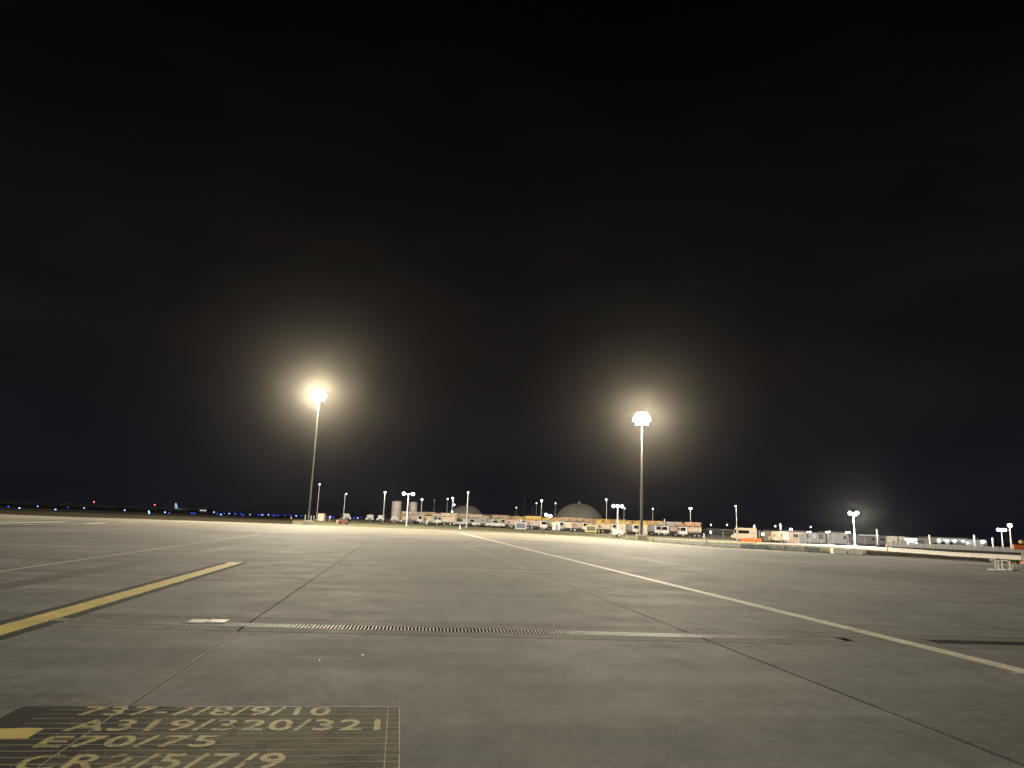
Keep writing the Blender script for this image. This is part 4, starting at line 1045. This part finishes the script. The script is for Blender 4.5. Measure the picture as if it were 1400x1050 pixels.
# ------------------------------------------------------------------ buildings on the right
def building(x0,x1,yt,Y,depth,m,label,roofm=None,wins=(),lamps=(),roof_over=.15,doors=(),lights_power=0):
    a=at((x0+x1)/2,yt,Y); z=terr(a.x,Y); hh=max(2.2,a.z-z); wd=(x1-x0)/F*Y
    t=thing('building',label,'building',(a.x,Y,z))
    w_=MB().box(-wd/2,wd/2,0,depth,0,hh).build('wall',m,t)
    MB().bev(-wd/2-roof_over,wd/2+roof_over,-roof_over,depth+roof_over,hh,hh+.22,.04).build('roof',roofm or m,t)
    for px,w2,z0,z1,mm in wins:
        X=(px-(x0+x1)/2)/F*Y; f_=MB().box(X-w2/2-.06,X+w2/2+.06,-.05,-.003,z0-.06,z1+.06).build('window',STEEL,t); MB().box(X-w2/2,X+w2/2,-.062,-.052,z0,z1).build('pane',mm,f_)
    for px,w2,z1,mm in doors:
        X=(px-(x0+x1)/2)/F*Y; MB().box(X-w2/2,X+w2/2,-.06,-.003,.02,z1).build('door',mm,t)
    for px,zz,sz,lm in lamps:
        X=(px-(x0+x1)/2)/F*Y; f_=MB().box(X-sz*.6,X+sz*.6,-.3,-.003,zz+sz*.4,zz+sz*.6).build('wall_lamp',DARKM,t); MB().bev(X-sz/2,X+sz/2,-.28,-.05,zz-sz*.4,zz+sz*.38,.05).build('lens',lm,f_)
        if lights_power: lamp_light('wall_lamp_glow',t,(X,-1.0,zz),lights_power*LAMP_POWER,(.95,.97,1),.2)
    return t
BRICK,t_,b_=nodes('tan_brick'); v_=nn(t_,'ShaderNodeTexCoord').outputs['Object']
bk=nn(t_,'ShaderNodeTexBrick'); bk.inputs['Scale'].default_value=1; bk.inputs['Brick Width'].default_value=.6; bk.inputs['Row Height'].default_value=.3; bk.inputs['Mortar Size'].default_value=.02
for k,c in (('Color1',(.36,.23,.13,1)),('Color2',(.30,.19,.11,1)),('Mortar',(.22,.16,.11,1))): bk.inputs[k].default_value=c
mpn=nn(t_,'ShaderNodeMapping'); mpn.inputs['Rotation'].default_value=(R(90),0,0); t_.links.new(v_,mpn.inputs[0]); t_.links.new(mpn.outputs[0],bk.inputs['Vector']); t_.links.new(bk.outputs['Color'],b_.inputs['Base Color']); b_.inputs['Roughness'].default_value=.85
GW=mat('grey_cladding',(.22,.22,.225),.7,0,.15,.5); GD=mat('dark_cladding',(.10,.10,.105),.7,0,.2,.5); GL=mat('light_cladding',(.26,.26,.26),.7,0,.15,.5)
building(1069,1100.5,726.5,168,10,BRICK,'tan brick building with dark flat roof and one wall lamp',DARKM,lamps=((1081,3.0,.55,L_WHITE),),lights_power=110,roof_over=.5,doors=((1096,1.2,2.1,GD),),wins=((1075,1.4,1.2,2.0,GLASS),(1088,1.4,1.2,2.0,GLASS)))
building(1056,1070,727.5,172,6,mat('dim_brick',(.20,.14,.10),.85),'narrow dim brick annexe beside the tan brick building',DARKM,wins=((1061,1.0,1.2,2.2,GLASS),))
building(1100.5,1128,729,190,8,GW,'grey low block beside the tan brick building',GD,wins=((1105,.8,1.1,2.2,GLASS),(1113,.9,1.0,2.4,L_SOFT),(1122,1.0,1.0,2.2,GLASS)))
building(1138,1157,728.5,188,8,GL,'pale grey square block between twin floodlight poles',GD,doors=((1147,2.6,2.6,GW),),wins=((1154,.7,1.2,2.0,GLASS),))
building(1172,1232,735,215,9,GD,'long dark shed with a row of small lights under its eave',GD,lamps=tuple((1175+i*3.2,2.55,.22,L_DIM) for i in range(9)),wins=((1195,1.6,1.0,1.8,GLASS),(1206,1.6,1.0,1.8,GLASS)))
for x0,x1,yt in ((1219.5,1227,736.8),(1230,1237,737)):
    building(x0,x1,yt,178,2.5,mat('cream_container',(.40,.38,.31),.7),'small pale cream cabin with a window beside the dark shed' if x0<1225 else 'small pale cream cabin with two panels next to the bright kiosk',None,wins=((x0+2.2,.45,.9,1.3,GLASS),) if x0<1225 else ((x0+2,.4,.8,1.5,GW),(x0+5,.4,.8,1.5,GW)),roof_over=.04)
# bright kiosk
Y=190; X=colx(1246,Y); z=terr(X,Y); ks=thing('kiosk','small kiosk with brilliantly lit white canopy','kiosk',(X,Y,z))
MB().box(-1.1,1.1,0,2,0,1.7).build('wall',GD,ks); zc=at(1246,737.5,Y).z-z
MB().bev(-1.35,1.35,-.4,2.2,zc-.35,zc+.30,.03).build('canopy',lightmat('canopy_light',(.97,.98,1),3.0),ks)
for sx in (-1,1): MB().box(sx*1.2-.05,sx*1.2+.05,-.3,-.2,0,zc-.35).build('post',STEEL,ks); MB().bev(sx*1.15-.18,sx*1.15+.18,-.5,-.32,zc-1.25,zc-.85,.03).build('wall_lamp',L_WHITE,ks)
lamp_light('kiosk_glow',ks,(0,-1.5,zc-.4),500,(.97,.98,1),.3)
building(1252,1268,738.8,200,7,GW,'plain grey shed between the bright kiosk and a pale post',GD,doors=((1259,2.0,1.8,GD),))
building(1281,1322,736,210,9,GL,'grey building with four glaring wall lamps',GD,lamps=((1283.5,1.9,.65,L_WHITE),(1294,1.9,.7,L_WHITE),(1304.5,1.9,.6,L_WHITE),(1316,1.9,.5,L_WHITE)),lights_power=110,doors=((1311,3.2,1.7,GD),),wins=((1289,1.0,.8,1.5,GLASS),(1300,1.0,.8,1.5,GLASS)))
building(1339,1349,738.6,205,5,GL,'small grey hut lit by one bright wall lamp',GD,lamps=((1343.5,2.0,.75,L_WHITE),),lights_power=90,doors=((1346,.8,1.6,GD),))
# tiny distant lamps
def far_light(x,y,Y,lens,r_,label,group,name='field_light',cat='light'):
    p=at(x,y,Y); z=terr(p.x,Y)-.1; t=thing(name,label,cat,(p.x,Y,z),0,group); hh=max(.15,p.z-z)
    MB().lathe([(.05,0),(.04,hh)],6).build('stem',DARKM,t); o=MB().lathe([(r_*.3,-r_),(r_*.85,-r_*.5),(r_,0),(r_*.85,r_*.5),(r_*.3,r_)],10).build('lens',lens,t,True); o.location=(0,0,hh)
for x,y,Y in ((972,717.5,260),(994,717.5,260),(1060,719.5,240),(1108.5,720.5,240),(971.5,727.5,200),(1043,730.3,170),(1323,742,190)):
    far_light(x,y,Y,L_WHITE if x in (1043,971.5,1323) else L_DIM,.26 if x!=1043 else .32,'small white lamp on a thin stem beyond the wire fence','small lamps beyond the fence','stem_lamp','lamp')

# ------------------------------------------------------------------ equipment at the frame edge
Y=46; zt=0
def stand(px,label,w0,hh,dx):
    p=ground(px,779.6); t=thing('trestle_stand',label,'stand',(p.x,p.y,0),.1)
    WM=mat('stand_white',(.80,.76,.68),.5,0,.15,4)
    MB().bev(-w0/2,w0/2,-.04,.04,hh-.09,hh,.015).build('top_bar',WM,t)
    MB().bev(-w0/2,w0/2,-.05,.05,0,.08,.015).build('foot_bar',WM,t)
    MB().tube((dx,0,.06),(dx*1.0,0,hh-.08),.045,n=8).build('post',WM,t)
    MB().tube((-w0*.42,0,hh-.08),(dx,0,hh*.55),.025,n=6).build('brace',WM,t)
    for yy in (-.28,.28): MB().bev(-w0/2,-w0/2+.09,min(0,yy),max(0,yy),0,.06,.01).build('side_foot',WM,t)
stand(1359,'white trestle stand at the end of the row with angled brace',.42,.66,.13)
stand(1366,'slim white trestle stand next to the angled end stand',.22,.60,-.02)
stand(1373.5,'white trestle stand with wide top bar in the middle of the row',.44,.62,-.12)
stand(1380.5,'white trestle stand with short bars before the last hoop stand',.20,.56,.05)
p=ground(1387.5,780); t=thing('hoop_stand','small white hoop stand beside the orange equipment cart','stand',(p.x,p.y,0))
for sx in (-.12,.12): MB().tube((sx,0,.04),(sx*.8,0,.45),.022,n=6).build('leg',mat('stand_white',(.7,.66,.58)),t)
MB().tube((-.1,0,.45),(.1,0,.45),.022,n=6).build('top_bar',mat('stand_white',(.7,.66,.58)),t); MB().bev(-.16,.16,-.1,.1,0,.05,.01).build('base',CHASS,t)
p=ground(1398,781); ct=thing('equipment_cart','orange equipment cart with red striped post and raised arm','cart',(p.x,p.y,0))
MB().bev(.22,2.0,-.5,.5,.40,.58,.03).build('deck',ORANGE,ct)
for xx in (.85,1.75):
    for sx in (-1,1): wheel(ct,xx,sx*.5,False)
MB().bev(.0,.2,-.55,-.38,.02,1.66,.02).build('post',YELV,ct)
for k in range(5): MB().box(-.24,-.02,-.58,-.52,.04+.17*k,.04+.17*k+.165).build('striped_plate',WP if k%2 else mat('stripe_red',(.55,.05,.03),.5),ct)
MB().bev(-.72,.0,-.52,-.30,1.28,1.58,.03).build('arm',ORANGE,ct); MB().bev(-.30,.3,-.6,-.3,1.66,1.84,.03).build('arm_head',YELV,ct)
MB().bev(.30,1.9,-.45,.45,.59,1.5,.04).build('cabinet',CHASS,ct)

# ------------------------------------------------------------------ dark field: taxiway lights, trees, far lights
BL=[(51.5,692.5,L_ICE),(25.5,701,L_ICE),(75.5,698.6,L_ICE),(92.5,694,L_BLUE),(115,695,L_ICE),(170.5,698,L_ICE),(203.5,699.3,L_ICE),(203.5,705,L_ICE),(225.5,700.7,L_ICE),(231,702,L_BLUE),(262,701.8,L_BLUE),(265.5,702,L_BLUE),(292.5,700.2,L_ICE),(297,702.7,L_BLUE),(302,703.8,L_ICE),(306.5,702,L_BLUE),(313.5,702.2,L_ICE),(321,702.7,L_BLUE),(322.5,703,L_BLUE),(329,702.3,L_BLUE),(332.5,704.7,L_BLUE),(342,703.7,L_ICE),(353,704,L_BLUE),(356.5,704.7,L_BLUE),(359,704,L_ICE),(367,703.7,L_ICE),(373.5,704.5,L_BLUE),(376,705,L_BLUE),(380,704.3,L_BLUE),(389.5,704.5,L_BLUE),(397.5,705,L_BLUE),(405,705.3,L_ICE),(412,705.5,L_BLUE),(447,706.3,L_BLUE),(452,706.8,L_ICE),(456,707,L_BLUE),(484,708,L_BLUE),(489,708,L_ICE),(494,707.5,L_BLUE),(11.5,693,L_BLUE)]
for x,y,l in BL:
    d_=y-hor(x); Y=max(170,min(620,1.2*F/max(d_,1.5))); 
    if x in (25.5,75.5,203.5): Y=190 if y>700 or x==75.5 else 300
    far_light(x,y,Y,l,.12+(.00055 if l is L_ICE else .00042)*Y,'small glowing blue taxiway edge light in the dark field','blue taxiway edge lights','taxiway_light','taxiway light')
# tree belt far away
rnd=random.Random(3); mb=MB(); Yd=1300
for i in range(2600):
    px=rnd.uniform(-250,300); X=colx(px,Yd,0)+rnd.uniform(-8,8); hh=rnd.uniform(2.5,7.5)*(1 if px<130 else .8)*(1-.5*max(0,(px-200)/100)); y_=Yd+rnd.uniform(-40,40)
    z=rnd.uniform(0,hh); r_=rnd.uniform(1.0,2.4)
    a=rnd.uniform(0,6.28); mb.add([(X-r_,y_,z+rnd.uniform(-1,1)),(X+r_,y_+rnd.uniform(-2,2),z),(X+rnd.uniform(-r_,r_),y_,z+r_*1.3),(X,y_+1.5,z-r_*.7)],[(0,1,2),(0,3,1),(1,3,2)])
tag(mb.build('treeline',mat('far_trees',(.02,.022,.018),.9)),'far dark belt of trees along the horizon beyond the field','trees',None,'stuff')
# far buildings with lights, radio masts, parked airliner
def far_block(px0,px1,yt,Y,label,lens,n):
    a=at((px0+px1)/2,yt,Y); wd=(px1-px0)/F*Y; t=thing('far_building',label,'building',(a.x,Y,0)); hh=max(4,a.z)
    MB().box(-wd/2,wd/2,0,20,0,hh).build('wall',mat('far_wall',(.03,.03,.03),.9),t); MB().box(-wd/2-.5,wd/2+.5,-.5,20.5,hh,hh+.5).build('roof',mat('far_wall',(.03,.03,.03)),t)
    for i in range(n):
        x=-wd/2+wd*(i+.5)/n; MB().box(x-wd/n*.3,x+wd/n*.3,-.2,-.05,hh*.55,hh*.9).build('window',lens,t)
far_block(88,97,689.5,1500,'far low building with a few amber windows above the trees',L_AMB,5)
far_block(106,146,692.6,1500,'far long building with a strip of pale lit windows above the trees',lightmat('pale_window',(.9,.9,.75),.28),14)
far_block(40,46,688.4,1500,'far tiny building with amber windows above the trees',L_AMB,3)
far_block(273,282,700,900,'far low shed with bright white lit front',lightmat('far_white',(1,1,1),.9),4)
for x,y in ((128.5,686.2),(211.5,690.3)):
    p=at(x,y,1400); t=thing('radio_mast','far thin radio mast with a red beacon beside the amber windows' if x<200 else 'far thin radio mast with a bright red beacon above the tree belt','mast',(p.x,1400,0))
    MB().lathe([(.6,0),(.2,p.z)],6).build('lattice',DARKM,t); o=MB().lathe([(.3,-1.1),(1.3,0),(.3,1.1)],8).build('beacon',L_RED,t); o.location=(0,0,p.z)
p=at(254,699,620); ap=thing('parked_airliner','distant parked airliner with floodlit pale teal tail fin','airplane',(p.x,620,0),1.1)
ap.scale=(.8,.8,.8)
MB().loft([[(x,r_*math.cos(2*math.pi*i/12),3.0+zo+r_*math.sin(2*math.pi*i/12)) for i in range(12)] for x,r_,zo in ((-14,.3,.6),(-9,1.3,.3),(-4,1.8,0),(10,1.8,0),(14,1.1,-.2),(15.5,.25,-.4))]).build('fuselage',mat('airliner_grey',(.05,.05,.055),.4),ap,True)
MB().prism([(-14,4.0),(-10.2,4.3),(-12.9,9.6),(-14.8,9.6)],-.15,.15).build('tail_fin',mat('tail_teal',(.25,.55,.60),.4),ap)
for s_ in (-1,1): MB().add([(-1,s_*1.5,2.2),(4,s_*1.5,2.2),(-2.5,s_*14,3.2),(-4,s_*14,3.2),(-1,s_*1.5,2.5),(4,s_*1.5,2.5),(-2.5,s_*14,3.3),(-4,s_*14,3.3)],[(0,1,2,3),(4,5,6,7),(0,1,5,4),(1,2,6,5),(2,3,7,6)]).build('wing',mat('airliner_grey',(.25,.25,.26)),ap)
for x,y in ((11,0),(-.5,2.4),(-.5,-2.4)): MB().box(x-.4,x+.4,y-.2,y+.2,0,1.4).build('landing_gear',CHASS,ap)
lamp_light('tail_logo_light',ap,(-9.5,-6,7.5),900,(.75,.95,1),.3)

# haze: thin night air holding the lamp glow
hz=MB().box(-10000,10000,-4000,13000,-2.5,70)
hm_=bpy.data.materials.new('night_haze'); hm_.use_nodes=True; t=hm_.node_tree; t.nodes.clear()
o_=t.nodes.new('ShaderNodeOutputMaterial'); pv=t.nodes.new('ShaderNodeVolumePrincipled')
pv.inputs['Color'].default_value=(.98,.91,.82,1); pv.inputs['Density'].default_value=3.2e-5; pv.inputs['Anisotropy'].default_value=.945
t.links.new(pv.outputs[0],o_.inputs['Volume'])
tag(hz.build('haze',hm_),'thin night haze glowing around the lamps','haze',None,'stuff')
